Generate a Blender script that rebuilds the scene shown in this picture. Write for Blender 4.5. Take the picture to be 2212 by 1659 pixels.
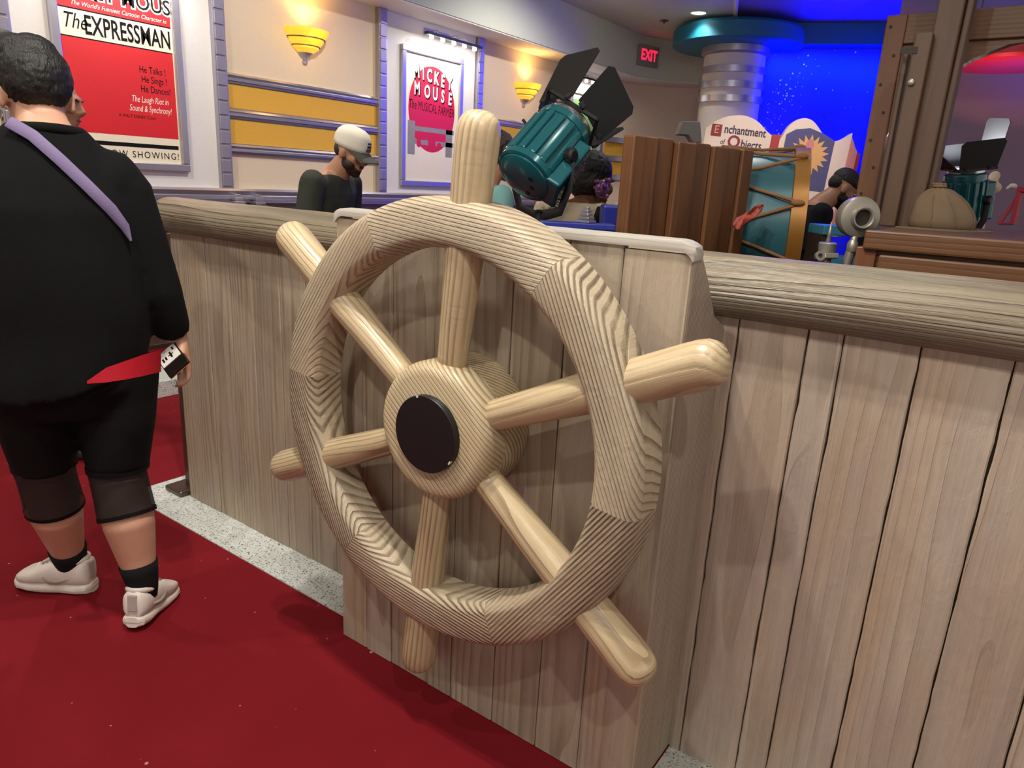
import bpy, bmesh, math, random
from mathutils import Vector, Matrix, Euler, noise as mnoise
R_ = math.radians
random.seed(7)
for o in list(bpy.data.objects): bpy.data.objects.remove(o)
SC = bpy.context.scene
COL = SC.collection

# ------------------------------------------------------------------ camera
FPX = 1534.0
CX = Vector((0.8078953, 0.58711067, 0.0510513))      # camera right in the room
CY = Vector((0.20089846, -0.19293463, -0.96042492))  # camera down
CZ = Vector((-0.55402616, 0.78617891, -0.27382062))  # camera forward
CAM = Vector((0.0, 0.0, 1.35))
cam = bpy.data.cameras.new('camera')
cam.sensor_width = 36.0; cam.sensor_fit = 'HORIZONTAL'
cam.lens = FPX / 2212.0 * 36.0
cam.clip_start = 0.05; cam.clip_end = 100
co = bpy.data.objects.new('camera', cam); COL.objects.link(co)
co.matrix_world = Matrix(((CX.x, -CY.x, -CZ.x, CAM.x), (CX.y, -CY.y, -CZ.y, CAM.y), (CX.z, -CY.z, -CZ.z, CAM.z), (0, 0, 0, 1)))
SC.camera = co

# ------------------------------------------------------------------ world, exposure
w = bpy.data.worlds.new('world'); SC.world = w; w.use_nodes = True
bg = w.node_tree.nodes['Background']
bg.inputs[0].default_value = (1.0, 0.93, 0.85, 1); bg.inputs[1].default_value = 0.70
SC.view_settings.view_transform = 'Standard'
SC.view_settings.look = 'None'
SC.view_settings.exposure = 0.06
SC.view_settings.gamma = 1.0
SC.view_settings.use_curve_mapping = False

CEIL = 3.085
WX = -4.6          # the poster wall
def lamp(kind, name, loc, energy, color=(1, 1, 1), aim=None, **kw):
    l = bpy.data.lights.new(name, kind); l.energy = energy; l.color = color
    for k, v in kw.items(): setattr(l, k, v)
    o = bpy.data.objects.new(name, l); COL.objects.link(o); o.location = loc
    if aim is not None:
        o.rotation_euler = (Vector(aim) - Vector(loc)).to_track_quat('-Z', 'Y').to_euler()
    return o
WARM = (1.0, 0.93, 0.83)
# lamps of the ceiling downlights, those by the poster wall added to brighten it (fixtures are built with the ceiling)
DOWN = [(-1.15, 0.80, 115, (-1.0, 1.15, 0.8)), (-0.85, 0.68, 85, (-0.9, 1.15, 0.8)), (-0.80, -0.45, 80, (-0.9, 1.2, 0.7)), (0.75, -0.3, 100, (0.1, 1.4, 0.7)),
        (-2.9, -0.2, 75, (-2.6, 0.9, 0.4)), (-3.0, 3.0, 105, (-4.0, 3.2, 1.0)), (-0.3, 2.2, 26, None), (-3.45, 1.2, 95, (-4.2, 1.6, 0.8)),
        (-3.0, 5.4, 110, (-4.0, 5.6, 1.2)), (-1.6, 4.4, 40, None)]
for i, (x, y, e, aim) in enumerate(DOWN):
    lamp('SPOT', 'downlight_lamp', (x, y, CEIL - 0.02), e, WARM, aim or (x, y, 0), spot_size=R_(125), spot_blend=0.6, shadow_soft_size=0.035)
# blue stage wash on the back wall
lamp('AREA', 'blue_wash_lamp', (-1.3, 8.7, 2.80), 140, (0.001, 0.012, 1.0), (-1.7, 10.4, 1.2), shape='RECTANGLE', size=3.4, size_y=0.25, spread=R_(95))
lamp('SPOT', 'blue_column_fill', (-1.5, 8.9, 2.3), 90, (0.01, 0.03, 1.0), (-2.80, 8.40, 2.40), spot_size=R_(24), spot_blend=0.7, shadow_soft_size=0.1)  # unseen spot added for the blue spill on the column
lamp('SPOT', 'blue_ceiling_fill', (-0.3, 6.9, 1.6), 42, (0.06, 0.08, 1.0), (-0.2, 6.8, 3.1), spot_size=R_(95), spot_blend=0.8, shadow_soft_size=0.1)  # unseen, added to turn the ceiling bay violet

# ------------------------------------------------------------------ placing helpers
def ray(px, py):
    return CX * ((px - 1106) / FPX) + CY * ((py - 829.5) / FPX) + CZ
def at(px, py, d):                    # point seen at a photo pixel, d metres in front of the camera
    return CAM + ray(px, py) * d
def on(px, py, ax, v):                # ... on the plane x / y / z = v
    r = ray(px, py); i = 'xyz'.index(ax)
    return CAM + r * ((v - CAM[i]) / r[i])

# ------------------------------------------------------------------ mesh helpers
MW = {}
def ln(o, parent=None, mw=None):
    """link o with the world matrix mw, as a child of parent when given"""
    COL.objects.link(o)
    mw = mw or Matrix()
    MW[o.name] = mw
    if parent is not None:
        o.parent = parent
        o.matrix_basis = MW[parent.name].inverted() @ mw
    else:
        o.matrix_basis = mw
    return o
def T(v): return Matrix.Translation(Vector(v))
def frame(loc, x, y, z):
    x, y, z = Vector(x), Vector(y), Vector(z)
    return Matrix(((x.x, y.x, z.x, loc[0]), (x.y, y.y, z.y, loc[1]), (x.z, y.z, z.z, loc[2]), (0, 0, 0, 1)))
def thing(name, label, cat, loc=(0, 0, 0), group=None, mw=None):
    o = bpy.data.objects.new(name, None); o.empty_display_size = 0.05
    ln(o, None, mw or T(loc)); tag(o, label, cat, group)
    return o
def tag(o, label=None, cat=None, group=None, kind=None):
    if label: o['label'] = label
    if cat: o['category'] = cat
    if group: o['group'] = group
    if kind: o['kind'] = kind
    return o
def mesh(name, vf, mat, parent=None, mw=None, smooth=False, bevel=0, seg=2):
    """one object from (verts, faces); verts are local to mw (the room by default)"""
    me = bpy.data.meshes.new(name)
    if isinstance(vf, bmesh.types.BMesh):
        bm = vf
    else:
        bm = bmesh.new()
        vs = [bm.verts.new(v) for v in vf[0]]
        for f in vf[1]:
            try: bm.faces.new([vs[i] for i in f])
            except ValueError: pass
    bmesh.ops.recalc_face_normals(bm, faces=bm.faces)
    if bevel:
        es = [e for e in bm.edges if len(e.link_faces) == 2 and e.calc_face_angle(0) > 0.6]
        bmesh.ops.bevel(bm, geom=es, offset=bevel, segments=seg, profile=0.5, affect='EDGES', clamp_overlap=True)
    if smooth:
        for f in bm.faces: f.smooth = True
    bm.to_mesh(me); bm.free()
    if smooth == 'auto':
        me.set_sharp_from_angle(angle=R_(38))
    me.materials.append(mat)
    return ln(bpy.data.objects.new(name, me), parent, mw)
def same(name, src, parent, mw):
    """another object sharing src's mesh"""
    return ln(bpy.data.objects.new(name, src.data), parent, mw)
def merge(*vfs):
    V, F = [], []
    for v, f in vfs:
        n = len(V); V += [tuple(p) for p in v]; F += [tuple(i + n for i in q) for q in f]
    return V, F
def xf(vf, m): return [tuple(m @ Vector(p)) for p in vf[0]], vf[1]
def boxv(x0, x1, y0, y1, z0, z1):
    v = [(x, y, z) for x in (x0, x1) for y in (y0, y1) for z in (z0, z1)]
    return v, [(0, 1, 3, 2), (4, 6, 7, 5), (0, 4, 5, 1), (2, 3, 7, 6), (0, 2, 6, 4), (1, 5, 7, 3)]
def loft(rings, cap=True, close=False):
    n = len(rings[0]); V = [tuple(p) for r in rings for p in r]; F = []
    m = len(rings)
    for i in range(m if close else m - 1):
        a, b = i * n, ((i + 1) % m) * n
        for j in range(n):
            k = (j + 1) % n
            F.append((a + j, a + k, b + k, b + j))
    if cap and not close:
        F.append(tuple(range(n - 1, -1, -1))); F.append(tuple(range((m - 1) * n, m * n)))
    return V, F
def lathe(prof, n=32, cap=True, a0=0.0):
    """prof = [(radius, z)] around local Z"""
    return loft([[(r * math.cos(a0 + 2 * math.pi * j / n), r * math.sin(a0 + 2 * math.pi * j / n), z) for j in range(n)] for r, z in prof], cap)
def prism(poly, z0, z1):
    """2-D polygon (x, y) extruded along z"""
    n = len(poly)
    return [(x, y, z0) for x, y in poly] + [(x, y, z1) for x, y in poly], [tuple(range(n - 1, -1, -1)), tuple(range(n, 2 * n))] + [(j, (j + 1) % n, n + (j + 1) % n, n + j) for j in range(n)]
def sweep(pts, rad, n=12, cap=True, flat=1.0, up=None):
    """tube along points; rad number or list; flat squeezes the second axis"""
    pts = [Vector(p) for p in pts]; m = len(pts); rings = []
    prev = None
    for i, p in enumerate(pts):
        t = (pts[min(i + 1, m - 1)] - pts[max(i - 1, 0)]).normalized()
        if prev is None:
            a = Vector(up) if up is not None else (Vector((0, 0, 1)) if abs(t.z) < 0.9 else Vector((0, 1, 0)))
        else: a = prev
        a = (a - t * a.dot(t)).normalized(); b = t.cross(a); prev = a
        r = rad[i] if isinstance(rad, (list, tuple)) else rad
        if isinstance(r, (list, tuple)): ra, rb = r
        else: ra, rb = r, r * flat
        rings.append([p + a * (ra * math.cos(2 * math.pi * j / n)) + b * (rb * math.sin(2 * math.pi * j / n)) for j in range(n)])
    return loft(rings, cap)
def ball(c, r, n=16, m=10):
    """ellipsoid; r number or (rx, ry, rz)"""
    if not isinstance(r, (list, tuple)): r = (r, r, r)
    rings = []
    for i in range(m + 1):
        t = math.pi * (0.02 + 0.96 * i / m)
        rings.append([(c[0] + r[0] * math.sin(t) * math.cos(2 * math.pi * j / n), c[1] + r[1] * math.sin(t) * math.sin(2 * math.pi * j / n), c[2] - r[2] * math.cos(t)) for j in range(n)])
    return loft(rings)
TMP = bpy.data.scenes.new('workbench')       # an empty side scene for growing skins and lettering quickly
def tmp_dg():
    vl = TMP.view_layers[0]; vl.update(); return vl.depsgraph
def fused(name, vfs, mat, parent=None, mw=None, voxel=0.01, smooth=4, disp=None):
    """union of overlapping closed shapes grown into one smooth continuous skin"""
    me = bpy.data.meshes.new(name); v, f = merge(*vfs)
    bm = bmesh.new(); vs = [bm.verts.new(p) for p in v]
    for q in f:
        try: bm.faces.new([vs[i] for i in q])
        except ValueError: pass
    # outward normals piece by piece
    bmesh.ops.recalc_face_normals(bm, faces=bm.faces)
    bm.to_mesh(me); bm.free()
    tmp = bpy.data.objects.new('tmp_fuse', me); TMP.collection.objects.link(tmp)
    r = tmp.modifiers.new('r', 'REMESH'); r.mode = 'VOXEL'; r.voxel_size = voxel; r.use_smooth_shade = True
    if smooth:
        s = tmp.modifiers.new('s', 'SMOOTH'); s.factor = 0.5; s.iterations = smooth
    dg = tmp_dg()
    out = bpy.data.meshes.new_from_object(tmp.evaluated_get(dg))
    bpy.data.objects.remove(tmp); bpy.data.meshes.remove(me)
    out.name = name; out.materials.clear(); out.materials.append(mat)
    if disp:
        cs = [vv.co.copy() for vv in out.vertices]; ns = [vv.normal.copy() for vv in out.vertices]
        out.vertices.foreach_set('co', [q for c, n in zip(cs, ns) for q in c + n * disp(c)])
    out.shade_smooth()
    return ln(bpy.data.objects.new(name, out), parent, mw)
def text_vf(s, size, shear=0.0, bold=0.0, spacing=1.0, wscale=1.0, align='CENTER'):
    """flat lettering as (verts, faces) in local x (right), y (up)"""
    cu = bpy.data.curves.new('t', 'FONT'); cu.body = s; cu.size = size; cu.shear = shear; cu.offset = bold
    cu.align_x = align; cu.align_y = 'CENTER'; cu.space_character = spacing; cu.resolution_u = 3
    o = bpy.data.objects.new('t', cu); TMP.collection.objects.link(o)
    dg = tmp_dg()
    me = bpy.data.meshes.new_from_object(o.evaluated_get(dg))
    V = [(v.co.x * wscale, v.co.y, 0.0) for v in me.vertices]; F = [tuple(p.vertices) for p in me.polygons]
    bpy.data.objects.remove(o); bpy.data.curves.remove(cu); bpy.data.meshes.remove(me)
    return V, F
def flat(name, vf, mat, parent, mw, dz=0.0):
    """a flat printed shape, local x right / y up / z out"""
    return mesh(name, ([(x, y, z + dz) for x, y, z in vf[0]], vf[1]), mat, parent, mw)
def rectv(x0, x1, y0, y1): return [(x0, y0, 0), (x1, y0, 0), (x1, y1, 0), (x0, y1, 0)], [(0, 1, 2, 3)]
def discv(cx, cy, rx, ry, n=40): return [(cx + rx * math.cos(2 * math.pi * k / n), cy + ry * math.sin(2 * math.pi * k / n), 0) for k in range(n)], [tuple(range(n))]

# ------------------------------------------------------------------ materials
def srgb(h):
    h = h.lstrip('#'); c = [int(h[i:i + 2], 16) / 255 for i in (0, 2, 4)]
    return tuple(x / 12.92 if x <= 0.04045 else ((x + 0.055) / 1.055) ** 2.4 for x in c) + (1,)
class NT:
    def __init__(s, name):
        s.m = bpy.data.materials.new(name); s.m.use_nodes = True
        s.t = s.m.node_tree; s.b = s.t.nodes['Principled BSDF']
    def n(s, typ, **kw):
        x = s.t.nodes.new(typ)
        for k, v in kw.items(): setattr(x, k, v)
        return x
    def l(s, a, b): s.t.links.new(a, b)
    def val(s, x, sock):
        if isinstance(x, (int, float)): sock.default_value = x
        elif isinstance(x, tuple): sock.default_value = x
        else: s.l(x, sock)
    def math(s, op, a, b=0.0, c=None, clamp=False):
        x = s.n('ShaderNodeMath', operation=op, use_clamp=clamp)
        s.val(a, x.inputs[0]); s.val(b, x.inputs[1])
        if c is not None: s.val(c, x.inputs[2])
        return x.outputs[0]
    def mix(s, f, a, b, mode='MIX'):
        x = s.n('ShaderNodeMix', data_type='RGBA', blend_type=mode)
        s.val(f, x.inputs[0]); s.val(a, x.inputs[6]); s.val(b, x.inputs[7])
        return x.outputs[2]
    def noise(s, vec, scale, detail=2.0, rough=0.5, dist=0.0):
        x = s.n('ShaderNodeTexNoise'); s.l(vec, x.inputs['Vector'])
        x.inputs['Scale'].default_value = scale; x.inputs['Detail'].default_value = detail
        x.inputs['Roughness'].default_value = rough; x.inputs['Distortion'].default_value = dist
        return x.outputs['Fac']
    def ramp(s, f, pts, interp='LINEAR'):
        x = s.n('ShaderNodeValToRGB'); s.l(f, x.inputs[0]); e = x.color_ramp.elements; x.color_ramp.interpolation = interp
        while len(e) < len(pts): e.new(0.5)
        for q, (p, c) in zip(e, pts):
            q.position = p; q.color = c if isinstance(c, tuple) else (c, c, c, 1)
        return x.outputs[0]
    def bump(s, h, strength, dist=0.002):
        x = s.n('ShaderNodeBump'); x.inputs['Strength'].default_value = strength; x.inputs['Distance'].default_value = dist
        s.l(h, x.inputs['Height']); s.l(x.outputs[0], s.b.inputs['Normal'])
    def comb(s, x, y, z):
        c = s.n('ShaderNodeCombineXYZ'); s.val(x, c.inputs[0]); s.val(y, c.inputs[1]); s.val(z, c.inputs[2]); return c.outputs[0]
def plain(name, col, rough=0.5, metal=0.0, emit=None, estr=0.0, var=0.06, vscale=30, bump=0.0, spec=0.5, alpha=1.0, trans=0.0, coat=0.0):
    k = NT(name); tc = k.n('ShaderNodeTexCoord').outputs['Object']
    c = srgb(col) if isinstance(col, str) else col
    nz = k.noise(tc, vscale, 3)
    k.l(k.mix(nz, tuple(x * (1 - var) for x in c[:3]) + (1,), tuple(min(1, x * (1 + var)) for x in c[:3]) + (1,)), k.b.inputs['Base Color'])
    k.b.inputs['Roughness'].default_value = rough; k.b.inputs['Metallic'].default_value = metal
    k.b.inputs['Specular IOR Level'].default_value = spec
    if alpha < 1: k.b.inputs['Alpha'].default_value = alpha
    if trans: k.b.inputs['Transmission Weight'].default_value = trans
    if coat: k.b.inputs['Coat Weight'].default_value = coat
    if emit: k.b.inputs['Emission Color'].default_value = srgb(emit); k.b.inputs['Emission Strength'].default_value = estr
    if bump: k.bump(nz, bump, 0.003)
    return k.m
def wood(name, light, dark, freq=125.0, pith=(-0.25, 0.05), grain='X', warp=0.004, line=0.6, bump=0.5, rough=0.45,
         blot=None, blot_amt=0.35, blot2=None, fib=0.18, rp=0.06, wnoise=(2.0, 9.0), coat=0.0, edge=(0.5, 0.86, 0.97), bdist=0.0025, gaps=(0.35, 0.6), streak=0.0, sb=0.0, gmin=0.35, mottle=0.0):
    """solid sawn wood: growth rings around a pith line that runs along the grain axis"""
    k = NT(name); tc = k.n('ShaderNodeTexCoord').outputs['Object']
    sp = k.n('ShaderNodeSeparateXYZ'); k.l(tc, sp.inputs[0]); X, Y, Z = sp.outputs
    g, p, q = dict(X=(X, Y, Z), Y=(Y, X, Z), Z=(Z, X, Y))[grain]
    rnd = k.n('ShaderNodeObjectInfo').outputs['Random']
    g = k.math('ADD', g, k.math('MULTIPLY', rnd, 17.3))
    p2 = k.math('ADD', p, k.math('MULTIPLY', k.math('SUBTRACT', k.math('FRACT', k.math('MULTIPLY', rnd, 7.7)), 0.5), rp))
    q2 = k.math('ADD', q, k.math('MULTIPLY', k.math('SUBTRACT', k.math('FRACT', k.math('MULTIPLY', rnd, 13.1)), 0.5), rp))
    v_w = k.comb(k.math('MULTIPLY', g, wnoise[0]), k.math('MULTIPLY', p, wnoise[1]), k.math('MULTIPLY', q, wnoise[1]))
    nw = k.noise(v_w, 1.0, 2.0)
    dp = k.math('SUBTRACT', p2, pith[0]); dq = k.math('SUBTRACT', q2, pith[1])
    rad = k.math('SQRT', k.math('ADD', k.math('MULTIPLY', dp, dp), k.math('MULTIPLY', dq, dq)))
    rad = k.math('ADD', rad, k.math('MULTIPLY', k.math('SUBTRACT', nw, 0.5), warp * 2))
    fr = k.math('FRACT', k.math('MULTIPLY', rad, freq))
    mask = k.ramp(fr, [(0.0, 0.0), (edge[0], 0.10), (edge[1], 1.0), (edge[2], 0.9), (1.0, 0.0)])
    v_b = k.comb(k.math('MULTIPLY', g, 3.0), k.math('MULTIPLY', p, 22.0), k.math('MULTIPLY', q, 22.0))
    nb = k.noise(v_b, 1.0, 3.0)
    amp = k.ramp(nb, [(gaps[0], gmin), (gaps[1], 1.0)])
    mk = k.math('MULTIPLY', mask, amp)
    v_f = k.comb(k.math('MULTIPLY', g, 9.0), k.math('MULTIPLY', p, 420.0), k.math('MULTIPLY', q, 420.0))
    nf = k.noise(v_f, 1.0, 3.0, 0.6)
    L, D = srgb(light), srgb(dark)
    col = k.mix(k.math('MULTIPLY', mk, line), L, D)
    if blot:
        n1 = k.noise(k.comb(k.math('MULTIPLY', g, 1.6), k.math('MULTIPLY', k.math('ADD', p, rnd), 7.0), q), 1.0, 3.0)
        col = k.mix(k.math('MULTIPLY', k.ramp(n1, [(0.42, 0.0), (0.68, 1.0)]), blot_amt), col, srgb(blot))
    if blot2:
        n2 = k.noise(k.comb(k.math('MULTIPLY', k.math('ADD', g, 5.0), 2.3), k.math('MULTIPLY', k.math('SUBTRACT', p, rnd), 9.0), q), 1.0, 4.0)
        col = k.mix(k.math('MULTIPLY', k.ramp(n2, [(0.45, 0.0), (0.7, 1.0)]), blot_amt), col, srgb(blot2))
    tone = k.math('ADD', 1.0 - 0.07, k.math('MULTIPLY', rnd, 0.14))
    shade = k.math('MULTIPLY', tone, k.math('ADD', 1.0 - fib / 2, k.math('MULTIPLY', k.math('SUBTRACT', nf, 0.5), fib * 2)))
    if streak:
        v_s = k.comb(k.math('MULTIPLY', g, 2.6), k.math('MULTIPLY', p, 75.0), k.math('MULTIPLY', q, 75.0))
        ns = k.noise(v_s, 1.0, 4.0, 0.62, 0.3)
        shade = k.math('MULTIPLY', shade, k.math('ADD', 1.0, k.math('MULTIPLY', k.math('SUBTRACT', ns, 0.5), streak * 2)))
    if mottle:
        nm = k.noise(k.comb(k.math('MULTIPLY', g, 14.0), k.math('MULTIPLY', p, 30.0), q), 1.0, 4.0, 0.6, 1.2)
        shade = k.math('MULTIPLY', shade, k.math('ADD', 1.0, k.math('MULTIPLY', k.math('SUBTRACT', nm, 0.5), mottle * 2)))
    vm = k.n('ShaderNodeVectorMath', operation='SCALE'); k.l(col, vm.inputs[0]); k.l(shade, vm.inputs['Scale'])
    k.l(vm.outputs[0], k.b.inputs['Base Color'])
    k.b.inputs['Roughness'].default_value = rough
    if coat:
        k.b.inputs['Coat Weight'].default_value = coat; k.b.inputs['Coat Roughness'].default_value = 0.28
    h = k.math('SUBTRACT', k.math('MULTIPLY', nf, 0.25), mk)
    if streak and sb: h = k.math('ADD', h, k.math('MULTIPLY', ns, sb))
    if mottle: h = k.math('ADD', h, k.math('MULTIPLY', nm, 0.8))
    k.bump(h, bump, bdist)
    return k.m

M = {}
M['rim'] = wood('wheel_rim_wood', '#c2b39a', '#5f4c37', 122, (-0.25, 0.10), 'X', 0.003, 0.80, 1.0, 0.45, '#b9a184', 0.4, fib=0.16, rp=0.10, bdist=0.004, streak=0.10, sb=0.3, gmin=0.5, mottle=0.05)
M['spoke'] = wood('wheel_spoke_wood', '#c3ae8b', '#6b5237', 88, (-0.03, -0.05), 'X', 0.014, 0.75, 0.6, 0.33, '#d2bf9b', 0.5, fib=0.10, rp=0.05, wnoise=(2.2, 10.0), coat=0.2, streak=0.13, sb=0.5, mottle=0.07)
M['hub'] = wood('wheel_hub_wood', '#cab998', '#786044', 112, (-0.40, 0.30), 'X', 0.004, 0.72, 0.8, 0.36, '#d3b589', 0.35, fib=0.10, rp=0.02, bdist=0.004, coat=0.12, streak=0.08, sb=0.3, gmin=0.55)
PL = dict(grain='Z', warp=0.012, wnoise=(1.1, 7.0), rough=0.55, fib=0.16)
M['plank'] = wood('plank_wall_wood', '#b2a48f', '#7c6c58', 130, (0.02, 0.16), line=0.65, bump=0.65, blot='#9d8b74', blot2='#a99a92', blot_amt=0.6, rp=0.12, streak=0.16, sb=1.0, mottle=0.06, **PL)
M['plank_r'] = wood('plank_pale_wood', '#bdaf9f', '#8f7f6e', 85, (0.02, 0.13), line=0.42, bump=0.7, blot='#b59a7e', blot2='#a99a94', blot_amt=0.65, rp=0.12, streak=0.13, sb=1.2, mottle=0.08, **PL)
M['box_plank'] = wood('box_plank_wood', '#b3a590', '#7a6a57', 140, (0.01, 0.20), line=0.65, bump=0.65, blot='#a58d72', blot2='#a69891', blot_amt=0.6, rp=0.14, streak=0.16, sb=1.0, mottle=0.06, **PL)
M['cap'] = wood('box_cap_wood', '#b9b4aa', '#8a8174', 90, (0.02, 0.12), 'X', 0.01, 0.3, 0.3, 0.5, '#b7b7b4', 0.4, fib=0.14)
M['log'] = wood('log_rail_wood', '#8b7d68', '#43382b', 118, (0.05, -0.12), 'X', 0.012, 0.75, 1.0, 0.40, '#8f8a78', 0.5, '#7a6a55', fib=0.2, rp=0.0, wnoise=(0.9, 6.0), bdist=0.005, streak=0.2, sb=1.0)
M['dark_gap'] = plain('gap_backing', '#6e6353', 0.9)
M['black'] = plain('hub_cap_black', '#141316', 0.42, var=0.1)
M['fleck'] = plain('chip_white', '#d8d2c8', 0.6)

# ================================================================== THE SETTING
k = NT('red_carpet'); tc = k.n('ShaderNodeTexCoord').outputs['Object']
n1 = k.noise(tc, 900, 2); n2 = k.noise(tc, 3.0, 3); n3 = k.noise(tc, 220, 3)
c_ = k.mix(n2, srgb('#721019'), srgb('#841b26'))
c_ = k.mix(k.math('MULTIPLY', k.ramp(n1, [(0.35, 1.0), (0.6, 0.0)]), 0.28), c_, srgb('#540a10'))
vo = k.n('ShaderNodeTexVoronoi'); k.l(tc, vo.inputs['Vector']); vo.inputs['Scale'].default_value = 7.0
fl = k.ramp(vo.outputs['Distance'], [(0.022, 1.0), (0.04, 0.0)])
vo2 = k.n('ShaderNodeTexVoronoi'); k.l(tc, vo2.inputs['Vector']); vo2.inputs['Scale'].default_value = 15.0
fl2 = k.ramp(vo2.outputs['Distance'], [(0.02, 1.0), (0.045, 0.0)])
c_ = k.mix(k.math('MULTIPLY', k.math('ADD', fl, fl2, clamp=True), 0.75), c_, srgb('#e0b0a0'))
k.l(c_, k.b.inputs['Base Color']); k.b.inputs['Roughness'].default_value = 0.85; k.b.inputs['Specular IOR Level'].default_value = 0.12
k.bump(k.math('ADD', n1, n3), 0.5, 0.004)
M['carpet'] = k.m
k = NT('terrazzo'); tc = k.n('ShaderNodeTexCoord').outputs['Object']
n1 = k.noise(tc, 160, 3, 0.65); n2 = k.noise(tc, 14, 3); n3 = k.noise(tc, 70, 4, 0.7)
c_ = k.mix(n2, srgb('#b7bcb9'), srgb('#d5d8d5'))
c_ = k.mix(k.ramp(n1, [(0.38, 1.0), (0.44, 0.0)]), c_, srgb('#3c4643'))
c_ = k.mix(k.ramp(n3, [(0.60, 0.0), (0.66, 0.8)]), c_, srgb('#e6e8e6'))
k.l(c_, k.b.inputs['Base Color']); k.b.inputs['Roughness'].default_value = 0.5
M['terrazzo'] = k.m
def fabricwall(name, a, b):
    k = NT(name); tc = k.n('ShaderNodeTexCoord').outputs['Object']
    mp = k.n('ShaderNodeMapping'); k.l(tc, mp.inputs[0]); mp.inputs['Scale'].default_value = (1, 0.35, 1.6)
    n = k.noise(mp.outputs[0], 90, 3); n2 = k.noise(tc, 0.9, 2)
    c = k.mix(n, srgb(a), srgb(b)); k.l(k.mix(k.math('MULTIPLY', n2, 0.15), c, srgb('#ffffff'), 'MULTIPLY'), k.b.inputs['Base Color'])
    k.b.inputs['Roughness'].default_value = 0.75; k.bump(n, 0.12, 0.002)
    return k.m
M['wall_beige'] = fabricwall('wall_beige', '#d8c6a8', '#e0cfb2')
M['wall_white_lit'] = fabricwall('wall_white_lit', '#d9d5d0', '#e4e0db')  # wall fabric with the picture lights' brightness in its colour
M['yellow'] = fabricwall('panel_yellow', '#d6a234', '#deac40')
M['chrome'] = plain('brushed_silver', '#b9b6c2', 0.28, 0.85, var=0.04)
M['pil'] = plain('pilaster_silver', '#aaa5b2', 0.34, 0.7, var=0.04)
M['soffit'] = plain('soffit_paint', '#ccd2bd', 0.7, var=0.03, vscale=2)
M['ceil'] = plain('ceiling_paint', '#c9d3c4', 0.7, var=0.04, vscale=2)
M['ceil_blue'] = plain('ceiling_blue_light_tint', '#7a74c0', 0.6, var=0.04, vscale=2)  # blue light on this bay put into the colour too
M['white_trim'] = plain('white_trim_paint', '#e6e2dc', 0.4)
M['brown_metal'] = plain('bronze_steel', '#6b5a52', 0.35, 0.8)
M['lens'] = plain('lit_lens', '#fff6e6', 0.4, emit='#fff3dd', estr=9.0)

fl = mesh('floor', boxv(-9, 5, -5, 13, -0.1, 0.0), M['carpet']); tag(fl, 'deep red flecked carpet floor', kind='structure')
# terrazzo border along the partition
for i, (x0, x1, y0, y1) in enumerate([(-2.88, -1.462, 1.312, 1.50), (-0.488, 1.2, 1.312, 1.50), (-2.88, -2.665, 1.50, 1.95)]):
    t = mesh('trim_%d' % (i + 1), boxv(x0, x1, y0, y1, -0.02, 0.004), M['terrazzo'])
    tag(t, ['grey speckled terrazzo border left of the wheel box', 'grey speckled terrazzo border right of the wheel box', 'grey terrazzo border around the partition end'][i], kind='structure')
kb = mesh('trim_4', boxv(-4.42, -4.03, 1.6, 4.5, 0.0, 0.10), M['terrazzo'], bevel=0.004); tag(kb, 'raised white terrazzo kerb beyond the aisle', kind='structure')
kr = mesh('trim_5', boxv(-4.60, -4.42, 1.2, 4.6, 0.0, 0.16), M['carpet']); tag(kr, 'red carpeted step under the poster wall', kind='structure')
rl = mesh('trim_6', boxv(-4.40, -4.36, 1.55, 4.4, 0.24, 0.32), M['brown_metal'], bevel=0.006); tag(rl, 'low bronze rail above the terrazzo kerb', kind='structure')

# ---- poster wall (runs along Y at x = WX, then curves behind the column)
def wall_path(off=0.0, n=14):
    P = [(WX + off, -3.0), (WX + off, 8.1)]
    r = 1.3 - off
    for i in range(1, n + 1):
        a = math.pi - (math.pi / 2) * i / n
        P.append((-3.3 + r * math.cos(a), 8.1 + r * math.sin(a)))
    return P + [(-2.6, 9.4 - off)]
def ribbon(path, z0, z1, th, sgn=1):
    """a vertical strip of thickness th following a plan path"""
    out = []
    n = len(path)
    for i, (x, y) in enumerate(path):
        a = Vector(path[max(i - 1, 0)]); b = Vector(path[min(i + 1, n - 1)]); t = (b - a).normalized(); nn = Vector((t.y, -t.x)) * sgn
        out.append([(x, y, z0), (x, y, z1), (x - nn.x * th, y - nn.y * th, z1), (x - nn.x * th, y - nn.y * th, z0)])
    return loft(out)
ZC = 2.636
wl = mesh('wall_left', ribbon(wall_path(0.0), 0.0, CEIL + 0.1, 0.15), M['wall_beige'], smooth='auto'); tag(wl, 'beige fabric covered wall with posters and sconces', kind='structure')
# soffit: underside (whitened for the sconce light on it) and fascia
P0, P1 = wall_path(0.002), wall_path(0.36)
so = mesh('trim_7', loft([[(a[0], a[1], ZC), (b[0], b[1], ZC), (b[0], b[1], CEIL + 0.05), (a[0], a[1], CEIL + 0.05)] for a, b in zip(P0, P1)]), M['soffit'], smooth='auto')
tag(so, 'grey green soffit above the poster wall', kind='structure')
su = mesh('trim_8', loft([[(a[0], a[1], ZC - 0.012), (b[0], b[1], ZC - 0.012), (b[0], b[1], ZC - 0.001), (a[0], a[1], ZC - 0.001)] for a, b in zip(wall_path(0.003), wall_path(0.35))]), M['white_trim'], smooth='auto')
tag(su, 'underside of the soffit, painted white for the sconce light', kind='structure')

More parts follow.
